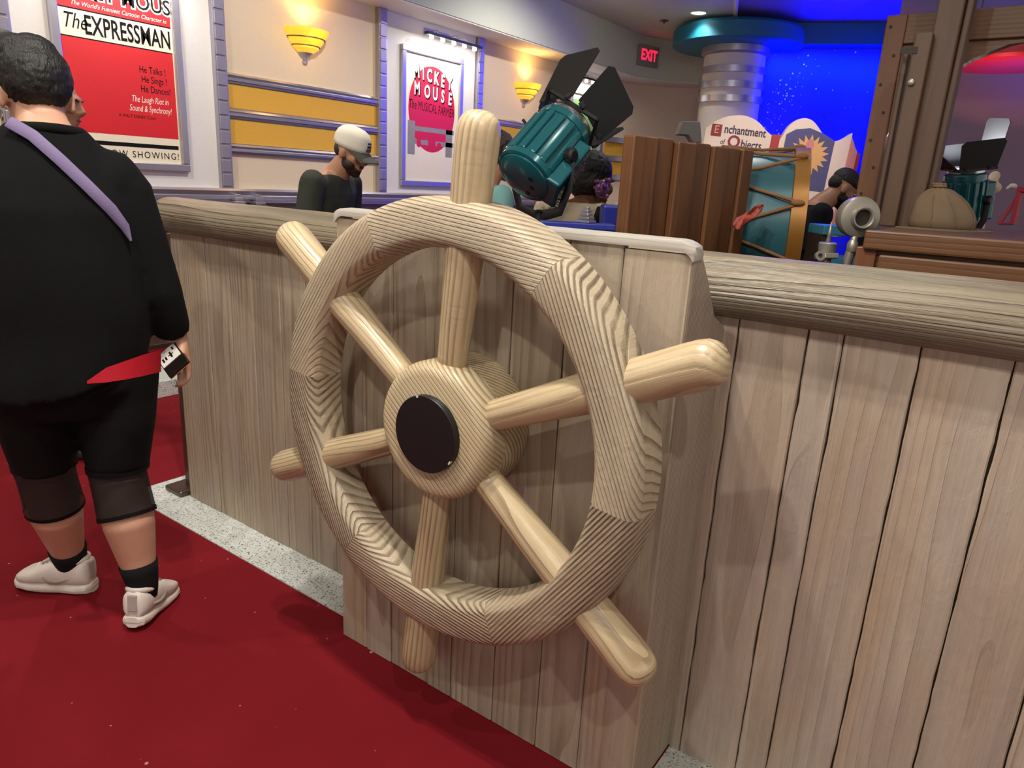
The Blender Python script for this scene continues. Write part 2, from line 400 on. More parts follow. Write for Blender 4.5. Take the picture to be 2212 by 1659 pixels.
# wall bays: poster bays, painted white for their picture light, stand a little proud of the beige wall
PIL = [1.70, 2.955, 4.415, 5.685, 7.13]
for i, (a, b) in enumerate([(1.75, 2.91), (4.46, 5.63), (7.18, 8.10)]):
    p = mesh('bay_panel', boxv(WX - 0.01, WX + 0.012, a, b, 1.2, ZC - 0.013), M['wall_white_lit'], wl)
for i, (a, b) in enumerate([(3.0, 4.37), (5.74, 7.085)]):
    for z0, z1 in [(1.735, 1.885), (1.505, 1.66)]:
        mesh('yellow_panel', boxv(WX - 0.01, WX + 0.010, a, b, z0, z1), M['yellow'], wl)
    for z0, z1 in [(1.89, 1.955), (1.668, 1.725), (1.437, 1.50)]:
        s = [(WX, z0), (WX + 0.02, z0), (WX + 0.022, z0 + 0.012), (WX + 0.034, z0 + 0.016), (WX + 0.034, z0 + 0.03), (WX + 0.026, z0 + 0.036), (WX + 0.03, z1 - 0.014), (WX + 0.022, z1), (WX, z1)]
        mesh('silver_strip', loft([[(x, a - 0.0, z) for x, z in s], [(x, b, z) for x, z in s]]), M['chrome'], wl, smooth='auto')
# the striped bay beyond the last poster follows the curve of the wall
def arc_strip(name, z0, z1, off, mat, a0=174, a1=100):
    out = []
    for i in range(12):
        a = R_(a0 + (a1 - a0) * i / 11); r0, r1 = 1.302, 1.3 - off
        out.append([(-3.3 + r * math.cos(a), 8.1 + r * math.sin(a), z) for r, z in ((r0, z0), (r1, z0), (r1, z1), (r0, z1))])
    mesh(name, loft(out), mat, wl, smooth='auto')
for z0, z1 in [(1.735, 1.885), (1.505, 1.66)]: arc_strip('yellow_panel', z0, z1, 0.010, M['yellow'])
for z0, z1 in [(1.89, 1.955), (1.668, 1.725), (1.437, 1.50)]: arc_strip('silver_strip', z0, z1, 0.03, M['chrome'])
for y in PIL + [8.10]:
    pl = mesh('pilaster', boxv(WX - 0.01, WX + 0.045, y - 0.045, y + 0.045, 1.15, ZC - 0.013), M['pil'], wl, bevel=0.004)
    z = 1.22
    while z < ZC - 0.12:
        mesh('block', boxv(WX + 0.044, WX + 0.053, y - 0.036, y + 0.030, z, z + 0.082), M['pil'], pl, bevel=0.004); z += 0.092
# chair rail, ledge and dado
rp_ = [(0.0, 1.11), (0.05, 1.11), (0.055, 1.13), (0.07, 1.135), (0.07, 1.155), (0.058, 1.162), (0.062, 1.19), (0.05, 1.205), (0.0, 1.205)]
mesh('chair_rail', loft([[(WX + x, y, z) for x, z in rp_] for y in (1.0, 8.1)]), M['chrome'], wl, smooth='auto')
lg = [(0.0, 1.0), (0.16, 1.0), (0.17, 1.01), (0.17, 1.04), (0.16, 1.05), (0.0, 1.05)]
mesh('ledge', loft([[(WX + x, y, z) for x, z in lg] for y in (1.0, 8.1)]), M['chrome'], wl, smooth='auto')
mesh('dado', boxv(WX, WX + 0.03, 1.0, 8.1, 0.16, 1.11), M['brown_metal'], wl)
# stepped ornaments on the ledge
def stepped(y, x=WX + 0.08, z=1.05, s=1.0, label='', grp=None):
    o = mesh('stepped_ornament', merge(*[boxv(x - w_ * s, x + w_ * s, y - w_ * s, y + w_ * s, z + i * 0.026 * s, z + (i * 0.026 + 0.02) * s) for i, w_ in enumerate((0.06, 0.05, 0.04, 0.03))] + [boxv(x - 0.02 * s, x + 0.02 * s, y - 0.02 * s, y + 0.02 * s, z, z + 0.12 * s)]), M['chrome'], bevel=0.002, seg=1)
    tag(o, label, 'ornament', grp); return o
for px, lb in ((512, 'small stepped chrome ornament on the ledge, farther from the man in the white cap'), (556, 'small stepped chrome ornament on the ledge, nearer the man in the white cap')):
    y = on(px, 435, 'x', WX + 0.08).y
    stepped(y, label=lb, grp='stepped ornaments on the ledge')

# ---- ceiling
A_, B_ = on(1588, 40, 'z', CEIL), on(1594, -40, 'z', CEIL)
d_ = (B_ - A_).normalized()
e0 = A_ + d_ * -3.0; e1 = A_ + d_ * 4.2
cl = mesh('ceiling', [(-9, -5, CEIL), (5, -5, CEIL), (5, e1.y, CEIL), (e1.x, e1.y, CEIL), (e0.x, e0.y, CEIL), (e0.x, 13, CEIL), (-9, 13, CEIL)] and
          ([(x, y, z) for z in (CEIL, CEIL + 0.1) for x, y in [(-9, -5), (5, -5), (5, e1.y), (e1.x, e1.y), (e0.x, e0.y), (e0.x, 13), (-9, 13)]],
           [(0, 1, 2, 3, 4, 5, 6), (13, 12, 11, 10, 9, 8, 7)] + [(i, (i + 1) % 7, 7 + (i + 1) % 7, 7 + i) for i in range(7)]), M['ceil'])
tag(cl, 'grey painted ceiling', kind='structure')
cb = mesh('trim_9', ([(x, y, z) for z in (CEIL + 0.03, CEIL + 0.1) for x, y in [(e1.x, e1.y), (5, e1.y), (5, 13), (e0.x, 13), (e0.x, e0.y)]],
                     [(0, 1, 2, 3, 4), (9, 8, 7, 6, 5)] + [(i, (i + 1) % 5, 5 + (i + 1) % 5, 5 + i) for i in range(5)]), M['ceil_blue'])
tag(cb, 'ceiling bay over the display, its blue light painted on in violet', kind='structure')
tr = mesh('trim_10', sweep([e1, A_ + d_ * 0.0], 0.02, 4), M['white_trim']); tag(tr, 'thin white edge trim between the ceilings', kind='structure')
# downlight fixtures
VIS = on(1509, 27, 'z', CEIL)
for i, (x, y, r_) in enumerate([(d[0], d[1], 0.06) for d in DOWN] + [(VIS.x, VIS.y, 0.075)]):
    if i == len(DOWN): f_ = thing('downlight', 'round recessed ceiling downlight, lit, beside the round teal canopy', 'downlight', (x, y, CEIL))
    else: f_ = cl
    mesh('downlight_ring', lathe([(r_, 0.0), (r_ + 0.018, 0.0), (r_ + 0.014, -0.012), (r_, -0.008)], 24, cap=False), M['white_trim'], f_, T((x, y, CEIL)), smooth=True)
    mesh('downlight_lens', lathe([(r_, -0.002), (r_ * 0.5, -0.0045)], 24), M['lens'], f_, T((x, y, CEIL)))
lamp('SPOT', 'downlight_lamp', (VIS.x, VIS.y, CEIL - 0.02), 30, WARM, (VIS.x, VIS.y, 0), spot_size=R_(120), spot_blend=0.6, shadow_soft_size=0.05)
det = on(1435, 44, 'z', CEIL)
mesh('sprinkler', lathe([(0.05, 0.0), (0.04, -0.01), (0.012, -0.015), (0.012, -0.03)], 16), M['brown_metal'], cl, T(det))

# ---- column, canopy, blue wall
cc = at(1576, 215, 7.9); cx, cy = cc.x, cc.y
k = NT('column_paint'); k.b.inputs['Base Color'].default_value = srgb('#d6cfc4'); k.b.inputs['Roughness'].default_value = 0.5; M['column'] = k.m
M['teal_can'] = plain('canopy_teal', '#176b86', 0.5, var=0.04)
M['blue_wall'] = plain('blue_wall_paint', '#1a2cff', 0.6, var=0.08, vscale=1.5)
colm = thing('round_column', 'round cream column with silver rings under the round canopy', 'column', (cx, cy, 0))
mesh('shaft', lathe([(0.325, 0.0), (0.325, 2.864)], 48), M['column'], colm, T((cx, cy, 0)), smooth='auto')
for px_y in (100, 148, 180, 210):
    z = at(1576, px_y, 7.57).z
    mesh('ring', lathe([(0.32, z - 0.035), (0.352, z - 0.033), (0.352, z + 0.033), (0.32, z + 0.035)], 48, cap=False), M['chrome'], colm, T((cx, cy, 0)), smooth='auto')
mesh('capital', lathe([(0.33, 2.78), (0.36, 2.80), (0.36, 2.86), (0.33, 2.864)], 48, cap=False), M['chrome'], colm, T((cx, cy, 0)), smooth='auto')
can = mesh('round_canopy', lathe([(0.66, 2.865), (0.685, 2.88), (0.685, 3.02), (0.66, 3.05)], 64), M['teal_can'], None, T((cx, cy, 0)), smooth='auto'); tag(can, 'round teal disc canopy on top of the cream column', 'canopy')
b0, b1 = on(1700, 65, 'z', 3.04), on(1905, 65, 'z', 3.04); bd = (b1 - b0).normalized()
b2 = b0 + bd * 5.0; bn = Vector((-bd.y, bd.x, 0))
w0, w1 = on(1720, 103, 'z', 2.905), on(1905, 104, 'z', 2.905); wd = (w1 - w0).normalized()
r_ = ray(1600, 110); tt_ = (w0 - CAM).dot(Vector((-wd.y, wd.x, 0))) / r_.dot(Vector((-wd.y, wd.x, 0))); wm = CAM + r_ * tt_; we = w0 + wd * 6.5; wn = Vector((-wd.y, wd.x, 0))
cab = mesh('trim_11', prism([(b0.x, b0.y), (b2.x, b2.y), (b2.x + bn.x * 3, b2.y + bn.y * 3), (b0.x + bn.x * 3, b0.y + bn.y * 3)], 2.905, 3.112), M['teal_can']); tag(cab, 'teal edged dropped canopy over the blue wall', kind='structure')
bw = mesh('wall_back', prism([(wm.x, wm.y), (we.x, we.y), (we.x + wn.x * 0.2, we.y + wn.y * 0.2), (wm.x + wn.x * 0.2, wm.y + wn.y * 0.2)], 0, 2.91), M['blue_wall']); tag(bw, 'deep blue back wall sprinkled with white stars', kind='structure')
M['star'] = plain('star_white', '#e8ecff', 0.5)
random.seed(3)
for i in range(90):
    t_ = random.random(); px_ = 1650 + 90 * t_ + random.gauss(0, 9 + 22 * t_); py_ = 285 - 165 * t_ + random.gauss(0, 12)
    if i > 75: px_ = random.uniform(1680, 1890); py_ = random.uniform(108, 240)
    r_ = ray(px_, py_); tt = (w0 - CAM).dot(wn) / r_.dot(wn); p_ = CAM + r_ * tt - wn * 0.004
    s_ = random.choice((0.004, 0.005, 0.005, 0.007, 0.011))
    mesh('painted_star', ([p_ + wd * s_, p_ + Vector((0, 0, s_)), p_ - wd * s_, p_ - Vector((0, 0, s_))], [(0, 1, 2, 3)]), M['star'], bw)
# exit sign on the curved fascia
ec = on(1377, 116, 'x', WX + 0.36); exm = None
pe = on(1377, 116, 'y', 8.72)
a_ = R_(163); fr_ = (-3.3 + 0.94 * math.cos(a_), 8.1 + 0.94 * math.sin(a_))
ez = (CAM + ray(1377, 116) * ((fr_[0] - CAM.x) * CZ.x + (fr_[1] - CAM.y) * CZ.y) / (CZ.x ** 2 + CZ.y ** 2)).z
nrm = Vector((-math.cos(a_), -math.sin(a_), 0)); rt = Vector((-nrm.y, nrm.x, 0))
exf = frame((fr_[0] + nrm.x * 0.02, fr_[1] + nrm.y * 0.02, 2.87), rt, (0, 0, 1), nrm)
ex = thing('exit_sign', 'grey exit sign with glowing red letters on the soffit', 'sign', mw=exf)
M['exit_grey'] = plain('exit_grey', '#8f8d86', 0.5); M['exit_red'] = plain('exit_red', '#ff1030', 0.5, emit='#ff1538', estr=3.0)
mesh('housing', boxv(-0.17, 0.17, -0.115, 0.115, -0.03, 0.03), M['exit_grey'], ex, exf, bevel=0.006)
flat('lettering', text_vf('EXIT', 0.165, bold=0.004, wscale=0.80), M['exit_red'], ex, exf, 0.032)

# ================================================================== PARTITION, WHEEL BOX, WHEEL
YB, YF = 1.468, 1.25
def plankv(w, h, th, jit=0.004, seed=0, step=0.06, top_j=0.0):
    """one upright board with wandering edges; local x across, y depth (front at -th), z up"""
    rnd = random.Random(seed); n = max(2, int(h / step)); L, Rr = [], []
    dl = dr = 0.0; fr, bk = [], []
    rings = []
    for i in range(n + 1):
        z = h * i / n
        dl = dl * 0.6 + rnd.uniform(-jit, jit); dr = dr * 0.6 + rnd.uniform(-jit, jit)
        if rnd.random() < 0.06: dl += jit * 1.6
        if rnd.random() < 0.06: dr -= jit * 1.6
        x0 = -w / 2 + abs(dl) * 0.5; x1 = w / 2 - abs(dr) * 0.5
        c = 0.0028
        rings.append([(x0, 0, z), (x0, -th + c, z), (x0 + c, -th, z), (x1 - c, -th, z), (x1, -th + c, z), (x1, 0, z)])
    return loft(rings)
part = thing('plank_partition', 'weathered timber plank partition with a log rail along its top', 'partition', (-0.9, YB + 0.06, 0))
xs = [-2.665, -2.59, -2.437, -2.29, -2.156, -2.004, -1.872, -1.74, -1.60, -1.47]
xr = [-0.53, -0.464, -0.326, -0.259, -0.127, 0.015, 0.154, 0.29, 0.41, 0.55, 0.69, 0.82, 0.96, 1.10]
for j, L in enumerate((xs, xr)):
    for i in range(len(L) - 1):
        a, b = L[i], L[i + 1]; w_ = b - a - (0.0012 if j == 0 else 0.0016)
        mesh('plank', plankv(w_, 1.12, 0.022, 0.0016 if j == 0 else 0.0028, seed=100 * j + i, step=0.035), M['plank'] if j == 0 else M['plank_r'], part,
             T(((a + b) / 2, YB + 0.022 + random.Random(i + 31 * j).uniform(-0.0015, 0.0015), 0.0045)), smooth=False)
mesh('backing', boxv(-2.66, 1.15, YB + 0.018, YB + 0.13, 0.0, 1.12), M['dark_gap'], part)
# the log rail: a slightly irregular round pole
rings = []
NL = 120; x0, x1 = -2.715, 1.3
for i in range(NL + 1):
    x = x0 + (x1 - x0) * i / NL
    e = min((x - x0) / 0.045, 1.0); rr = 0.0665 * math.sqrt(max(0.0, 1 - (1 - e) ** 2)) * 1.0 if e < 1 else 0.0665
    rr = max(rr, 0.012)
    ring = []
    for j in range(40):
        a = 2 * math.pi * j / 40
        r = rr * (1 + 0.03 * mnoise.noise((x * 2.2, math.cos(a) * 1.5, math.sin(a) * 1.5)) + 0.012 * mnoise.noise((x * 9, math.cos(a) * 5, math.sin(a) * 5)))
        ring.append((x, r * 1.12 * math.cos(a), r * math.sin(a)))
    rings.append(ring)
mesh('log_rail', loft(rings), M['log'], part, T((0, YB + 0.018, 1.1635)), smooth=True)
# bronze end post with a foot plate
post = thing('end_post', 'slim bronze steel post at the end of the plank partition', 'post', (-2.72, YB + 0.03, 0))
mesh('upright', boxv(-2.735, -2.675, YB + 0.022, YB + 0.062, 0.02, 1.09), M['brown_metal'], post, bevel=0.006)
mesh('foot_plate', boxv(-2.80, -2.675, YB - 0.035, YB + 0.065, 0.0042, 0.028), M['brown_metal'], post, bevel=0.008)

# ---- wheel box (proud of the partition)
BX0, BX1 = -1.462, -0.492
boxt = thing('wheel_mount_box', 'pale plank pedestal box standing out from the partition behind the wheel', 'pedestal', (-0.98, YF, 0))
bxs = [-1.462, -1.356, -1.256, -1.117, -1.033, -0.892, -0.756, -0.635, -0.492]
for i in range(len(bxs) - 1):
    a, b = bxs[i], bxs[i + 1]
    mesh('plank', plankv(b - a - 0.0010, 1.243 if i not in (0, 7) else 1.236, 0.022, 0.0018, seed=500 + i), M['box_plank'], boxt,
         T(((a + b) / 2, YF + 0.022 + random.Random(i).uniform(-0.001, 0.001), 0.002)))
core = [(YF + 0.02, 0.0), (YF + 0.02, 1.22), (YF + 0.04, 1.235), (YF + 0.15, 1.10), (YB - 0.004, 1.06), (YB - 0.004, 0.0)]
mesh('core', loft([[(x, y, z) for y, z in core] for x in (BX0 + 0.02, BX1 - 0.02)]), M['dark_gap'], boxt)
side = [(YF + 0.003, 0.0), (YF + 0.003, 1.236), (YF + 0.012, 1.247), (YF + 0.035, 1.244), (YF + 0.085, 1.19), (YF + 0.15, 1.108), (YB - 0.012, 1.085), (YB - 0.001, 1.075), (YB - 0.001, 0.0)]
for x, s in ((BX0, 1), (BX1, -1)):
    mesh('side_board', loft([[(0, y, z) for y, z in side], [(s * 0.022, y, z) for y, z in side]]), M['box_plank'], boxt, T((x, 0, 0)), bevel=0.004)
# the cap board bends over both corners
prof = [(-0.006, 0.0), (-0.008, 0.011), (-0.004, 0.019), (0.025, 0.021), (0.034, 0.016), (0.034, 0.0)]
path = []
cr = 0.036
hx0, hx1 = BX0 - 0.004, BX1 + 0.006
for i in range(6):
    a = math.pi * 0.84 - (math.pi * 0.34) * i / 5; path.append((hx0 + cr + cr * math.cos(a), 1.246 - cr + cr * math.sin(a), math.cos(a), math.sin(a)))
for i in range(1, 14):
    path.append((hx0 + cr + (hx1 - hx0 - 2 * cr) * i / 14, 1.246, 0, 1))
for i in range(6):
    a = math.pi / 2 - (math.pi * 0.34) * i / 5; path.append((hx1 - cr + cr * math.cos(a), 1.246 - cr + cr * math.sin(a), math.cos(a), math.sin(a)))
rings = []
for i, (x, z, nx, nz) in enumerate(path):
    s_ = {0: 0.25, 1: 0.7, len(path) - 2: 0.7, len(path) - 1: 0.25}.get(i, 1.0)
    rings.append([(x + nx * t * s_ - nx * 0.002, YF + y, z + nz * t * s_ - nz * 0.002) for y, t in prof])
mesh('cap_board', loft(rings), M['cap'], boxt, smooth='auto')

# ---- the ship's wheel
WC = Vector((-0.986, 1.147, 0.812))
wheel = thing('ships_wheel', 'large pale wooden ship wheel with six round handles and a black hub cap', 'wheel', WC)
def segv(y0=-0.050, y1=0.052, ri=0.400, ro=0.503, half=R_(30) - 0.0006, n=28):
    """a sixth of the rim; local x tangent, y radial, z towards the viewer"""
    c, ch = 0.016, 0.010
    sec = [(ri, -y1), (ri - 0.0, -y1 + 0.0), (ri, y1 * 0.35)]
    sec = [(ri + 0.006, -0.052), (ri, -0.046), (ri, 0.026), (ri + 0.004, 0.036), (ri + 0.014, 0.0475), (ri + 0.020, 0.050),
           (ro - 0.022, 0.050), (ro - 0.014, 0.0475), (ro - 0.003, 0.034), (ro, 0.024), (ro, -0.046), (ro - 0.006, -0.052)]
    out = []
    for i in range(n + 1):
        a = -half + 2 * half * i / n
        cut = 0.0010 if i in (0, n) else 0.0
        # each sixth is sawn a little straighter than a true arc
        fl_ = 1.0 - 0.008 * abs(a / half) ** 3
        out.append([((r) * math.sin(a), r * math.cos(a) * 1.0, z) for r, z in sec])
    return loft(out)
seg0 = None
for kx in range(6):
    al = R_(24 + 60 * kx); rad_ = Vector((math.cos(al), 0, math.sin(al))); axl = Vector((0, -1, 0)); tan_ = rad_.cross(axl)
    fm = frame(WC, tan_, rad_, axl)
    if seg0 is None: seg0 = mesh('rim_segment', segv(), M['rim'], wheel, fm, smooth='auto')
    else: same('rim_segment', seg0, wheel, fm)
sp_prof = [(0.0, 0.13), (0.033, 0.132), (0.0335, 0.17), (0.036, 0.25), (0.0400, 0.36), (0.0415, 0.41), (0.0425, 0.50), (0.0435, 0.55), (0.0445, 0.60), (0.0440, 0.632), (0.041, 0.648), (0.036, 0.658), (0.028, 0.666), (0.016, 0.671), (0.003, 0.6725)]
sp0 = None
for kx in range(6):
    al = R_(24 + 60 * kx); rad_ = Vector((math.cos(al), 0, math.sin(al))); axl = Vector((0, -1, 0)); tan_ = rad_.cross(axl)
    # grain runs along local x = out from the hub; each spoke is turned differently about its own length
    tw = R_(40 * kx); y_ = axl * math.cos(tw) + tan_ * math.sin(tw); z_ = rad_.cross(y_)
    fm = frame(WC, rad_, y_, z_)
    if sp0 is None:
        v, f = lathe([(max(r, 0.002), z) for r, z in sp_prof], 36)
        sp0 = mesh('spoke', ([(z, x, y) for x, y, z in v], f), M['spoke'], wheel, fm, smooth=True)
    else: same('spoke', sp0, wheel, fm)
# hub: front and rear blocks with different grain
HA = R_(-40)
hf = frame(WC, (math.cos(HA), 0, math.sin(HA)), (-math.sin(HA), 0, math.cos(HA)), (0, -1, 0))
hf = frame(WC, (math.cos(HA), 0, math.sin(HA)), Vector((0, -1, 0)).cross(Vector((math.cos(HA), 0, math.sin(HA)))), (0, -1, 0))
mesh('hub_block', lathe([(0.157, -0.018), (0.1575, 0.022), (0.156, 0.034), (0.149, 0.045), (0.140, 0.0505), (0.128, 0.052), (0.05, 0.052)], 72), M['hub'], wheel, hf, smooth='auto')
HB = R_(35)
hb = frame(WC, (math.cos(HB), 0, math.sin(HB)), Vector((0, -1, 0)).cross(Vector((math.cos(HB), 0, math.sin(HB)))), (0, -1, 0))
mesh('hub_block', lathe([(0.157, -0.1025), (0.1585, -0.095), (0.1575, -0.0190)], 72), M['hub'], wheel, hb, smooth='auto')
mesh('hub_cap', lathe([(0.087, 0.050), (0.0875, 0.066), (0.086, 0.0685), (0.04, 0.069)], 56), M['black'], wheel, hf, smooth='auto')
for bx_, an in (((-0.0025, 0.0025, 0.083, 0.0872, 0.064, 0.0694), 55), ((-0.005, 0.004, 0.0845, 0.0877, 0.062, 0.0690), -82)):
    mesh('edge_chip', xf(boxv(*bx_), Matrix.Rotation(R_(an), 4, 'Z')), M['fleck'], wheel, hf)

# ================================================================== POSTERS, SCONCES, PICTURE LIGHTS
M['frame'] = plain('poster_frame_silver', '#b4b0ba', 0.3, 0.75, var=0.04)
M['paper'] = plain('poster_cream', '#e9dfc6', 0.5, var=0.03)
M['p_red'] = plain('poster_red', '#cf1f26', 0.45, var=0.05)
M['p_black'] = plain('poster_black', '#0d0b0b', 0.6, spec=0.2)
M['p_white'] = plain('poster_white', '#efe9da', 0.5)
M['p_grey'] = plain('poster_grey', '#8b8780', 0.5, var=0.2)
M['p_green'] = plain('poster_green', '#6f9a5a', 0.5, var=0.3, vscale=9)
M['p_yellow'] = plain('poster_yellow', '#e2c55a', 0.5, var=0.1)
def poster(yc, zc, wd_, ht, label):
    """local x along +Y (image right), y up, z out of the wall"""
    fm = frame((WX + 0.012, yc, zc), (0, 1, 0), (0, 0, 1), (1, 0, 0))
    t = thing('framed_poster', label, 'poster', mw=fm)
    b = 0.048; o = 0.03
    for (x0, x1, y0, y1) in ((-wd_ / 2, wd_ / 2, ht / 2 - b, ht / 2), (-wd_ / 2, wd_ / 2, -ht / 2, -ht / 2 + b), (-wd_ / 2, -wd_ / 2 + b, -ht / 2 + b, ht / 2 - b), (wd_ / 2 - b, wd_ / 2, -ht / 2 + b, ht / 2 - b)):
        mesh('frame_bar', boxv(x0, x1, y0, y1, 0, o), M['frame'], t, fm, bevel=0.006)
    sh = mesh('sheet', boxv(-wd_ / 2 + b, wd_ / 2 - b, -ht / 2 + b, ht / 2 - b, 0.0, 0.008), M['paper'], t, fm)
    return t, sh, fm, wd_ - 2 * b, ht - 2 * b
# poster 1
t1, sh, fm, w_, h_ = poster(2.315, 1.865, 0.755, 1.13, 'tall red and cream cartoon film poster in silver frame beside the woman in black')
# poster edge y runs to the right; the title bands lie across the upper half
def band(x0, x1, y0, y1, mat, z=0.0085, name='print_band'): flat(name, rectv(x0, x1, y0, y1), mat, sh, fm, z)
zz = lambda py, px=340: on(px, py, 'x', WX + 0.02).z - 1.865
hw = w_ / 2 - 0.008
band(-hw, hw, 0.290, h_ / 2 - 0.01, M['p_red'])
band(-hw, hw, 0.283, 0.290, M['p_black'])
band(-hw, hw, 0.137, 0.144, M['p_black'])
band(-hw, hw, -0.365, 0.137, M['p_red'])
band(-hw + 0.1, hw - 0.005, -0.430, -0.407, M['p_black'], 0.0087)
def words(s, x, y, size, mat, shx, fmx, shear=0.0, bold=0.0, sp=1.0, ws=1.0, rot=0.0, z=0.0092, name='lettering'):
    v, f = text_vf(s, size, shear, bold, sp, ws); c, s_ = math.cos(rot), math.sin(rot)
    flat(name, ([(x + a * c - b * s_, y + a * s_ + b * c, 0) for a, b, _ in v], f), mat, shx, fmx, z)
words('MICKEY MOUSE', 0.0, 0.392, 0.118, M['p_white'], sh, fm, bold=0.010, ws=0.92, z=0.0090)
words('MICKEY MOUSE', 0.0, 0.392, 0.118, M['p_black'], sh, fm, bold=0.001, ws=0.92, z=0.0094)
words("The World's Funniest Cartoon Character in", 0.02, 0.317, 0.034, M['p_white'], sh, fm, shear=0.3, ws=0.9)
words('The', -0.245, 0.220, 0.115, M['p_black'], sh, fm, shear=0.35, ws=0.75)
words('EXPRESSMAN', 0.062, 0.209, 0.142, M['p_black'], sh, fm, bold=0.0022, ws=0.60)
for i, s in enumerate(('He Talks !', 'He Sings !', 'He Dances!')):
    words(s, 0.185 + 0.006 * i, 0.022 - 0.055 * i, 0.056, M['p_black'], sh, fm, ws=0.72)
words('The Laugh Riot in', 0.155, -0.150, 0.052, M['p_white'], sh, fm, shear=0.25, ws=0.62)
words('Sound & Synchrony!', 0.155, -0.203, 0.052, M['p_white'], sh, fm, shear=0.25, ws=0.62)
words('A WALT DISNEY Comic', 0.07, -0.252, 0.026, M['p_black'], sh, fm, ws=0.85)
words('NOW SHOWING!', 0.08, -0.474, 0.056, M['p_black'], sh, fm, sp=1.25, ws=0.9)
# poster 2
t2, sh, fm, w_, h_ = poster(5.04, 1.835, 0.80, 1.14, 'cream film poster with a big red oval and grey fence in silver frame')
flat('print_oval', discv(0.0, 0.09, 0.305, 0.36), M['p_red'], sh, fm, 0.0085)
for ch, x, y, r_ in [('M', -0.21, .38, .1), ('I', -0.125, .375, .05), ('C', -0.045, .365, 0), ('K', .045, .355, -.05), ('E', .13, .345, -.05), ('Y', .225, .335, -.1)] + [('M', -0.2, .245, 0), ('O', -0.07, .232, 0), ('U', .035, .225, 0), ('S', .135, .215, -.05), ('E', .235, .205, -.05)]:
    words(ch, x + 0.006, y - 0.008, 0.15, M['p_black'], sh, fm, bold=0.009, ws=0.66, rot=r_, z=0.0088)
    words(ch, x, y, 0.145, M['p_white'], sh, fm, bold=0.005, ws=0.66, rot=r_, z=0.0092)
words('The MUSICAL FARMER', 0.0, 0.10, 0.105, M['p_black'], sh, fm, ws=0.58, rot=-0.05)
for x0, x1, y0, y1 in ((-0.31, -0.22, -0.30, -0.02), (0.19, 0.28, -0.30, -0.06), (-0.22, 0.30, -0.10, -0.06), (-0.22, 0.30, -0.21, -0.17)):
    flat('print_fence', rectv(x0, x1, y0, y1), M['p_grey'], sh, fm, 0.0087)
for x, y, a, b in ((0.0, -0.19, .05, .06), (-.17, -.20, .03, .035), (.1, -.20, .03, .02)):
    flat('print_spot', discv(x, y, a, b, 20), M['p_red'], sh, fm, 0.0090)
for i, s in enumerate(('Drawn', 'by', 'hand')[:0]): pass
# poster 3, mostly behind the lamp
t3, sh, fm, w_, h_ = poster(7.72, 1.835, 0.76, 1.14, 'green and yellow film poster in silver frame behind the teal lamp')
flat('print_field', rectv(-w_ / 2 + .01, w_ / 2 - .01, -h_ / 2 + .01, h_ / 2 - .06), M['p_green'], sh, fm, 0.0085)
flat('print_spot', discv(-0.12, -0.22, .13, .12), M['p_yellow'], sh, fm, 0.0089)
flat('print_spot', discv(0.12, -0.05, .07, .16), M['p_white'], sh, fm, 0.0089)

# picture lights
M['lampglow'] = plain('picture_lamp_glow', '#ffffff', 0.4, emit='#fff4e4', estr=14.0)
M['dark_metal'] = plain('dark_metal', '#3a3a3e', 0.4, 0.6)
for yc, w_, lb in ((2.315, 0.66, 'slim silver picture light above the red and cream poster'), (5.14, 0.72, 'slim silver picture light above the red oval poster'), (7.72, 0.72, 'slim silver picture light above the green poster')):
    z = 2.50
    pl = thing('picture_light', lb, 'picture light', (WX + 0.012, yc, z))
    mesh('wall_plate', boxv(WX + 0.012, WX + 0.03, yc - 0.22, yc + 0.10, z + 0.02, z + 0.075), M['frame'], pl, bevel=0.004)
    for dy in (-0.18, 0.08, 0.2):
        mesh('arm', sweep([(WX + 0.025, yc + dy * 0.7, z + 0.05), (WX + 0.12, yc + dy, z + 0.055), (WX + 0.17, yc + dy, z + 0.015)], 0.006, 8), M['frame'], pl, smooth=True)
    mesh('lamp_bar', boxv(WX + 0.15, WX + 0.20, yc - w_ / 2, yc + w_ / 2, z - 0.008, z + 0.014), M['dark_metal'], pl, bevel=0.004)
    for i in range(5):
        y = yc - w_ / 2 + w_ * (i + 0.5) / 5
        mesh('bulb', lathe([(0.016, 0.0), (0.021, -0.018), (0.012, -0.026)], 12), M['lampglow'], pl, T((WX + 0.165, y, z - 0.008)), smooth=True)
    lamp('AREA', 'picture_lamp', (WX + 0.17, yc, z - 0.05), 5, (1, 0.95, 0.9), (WX + 0.02, yc, z - 0.55), shape='RECTANGLE', size=w_, size_y=0.03)
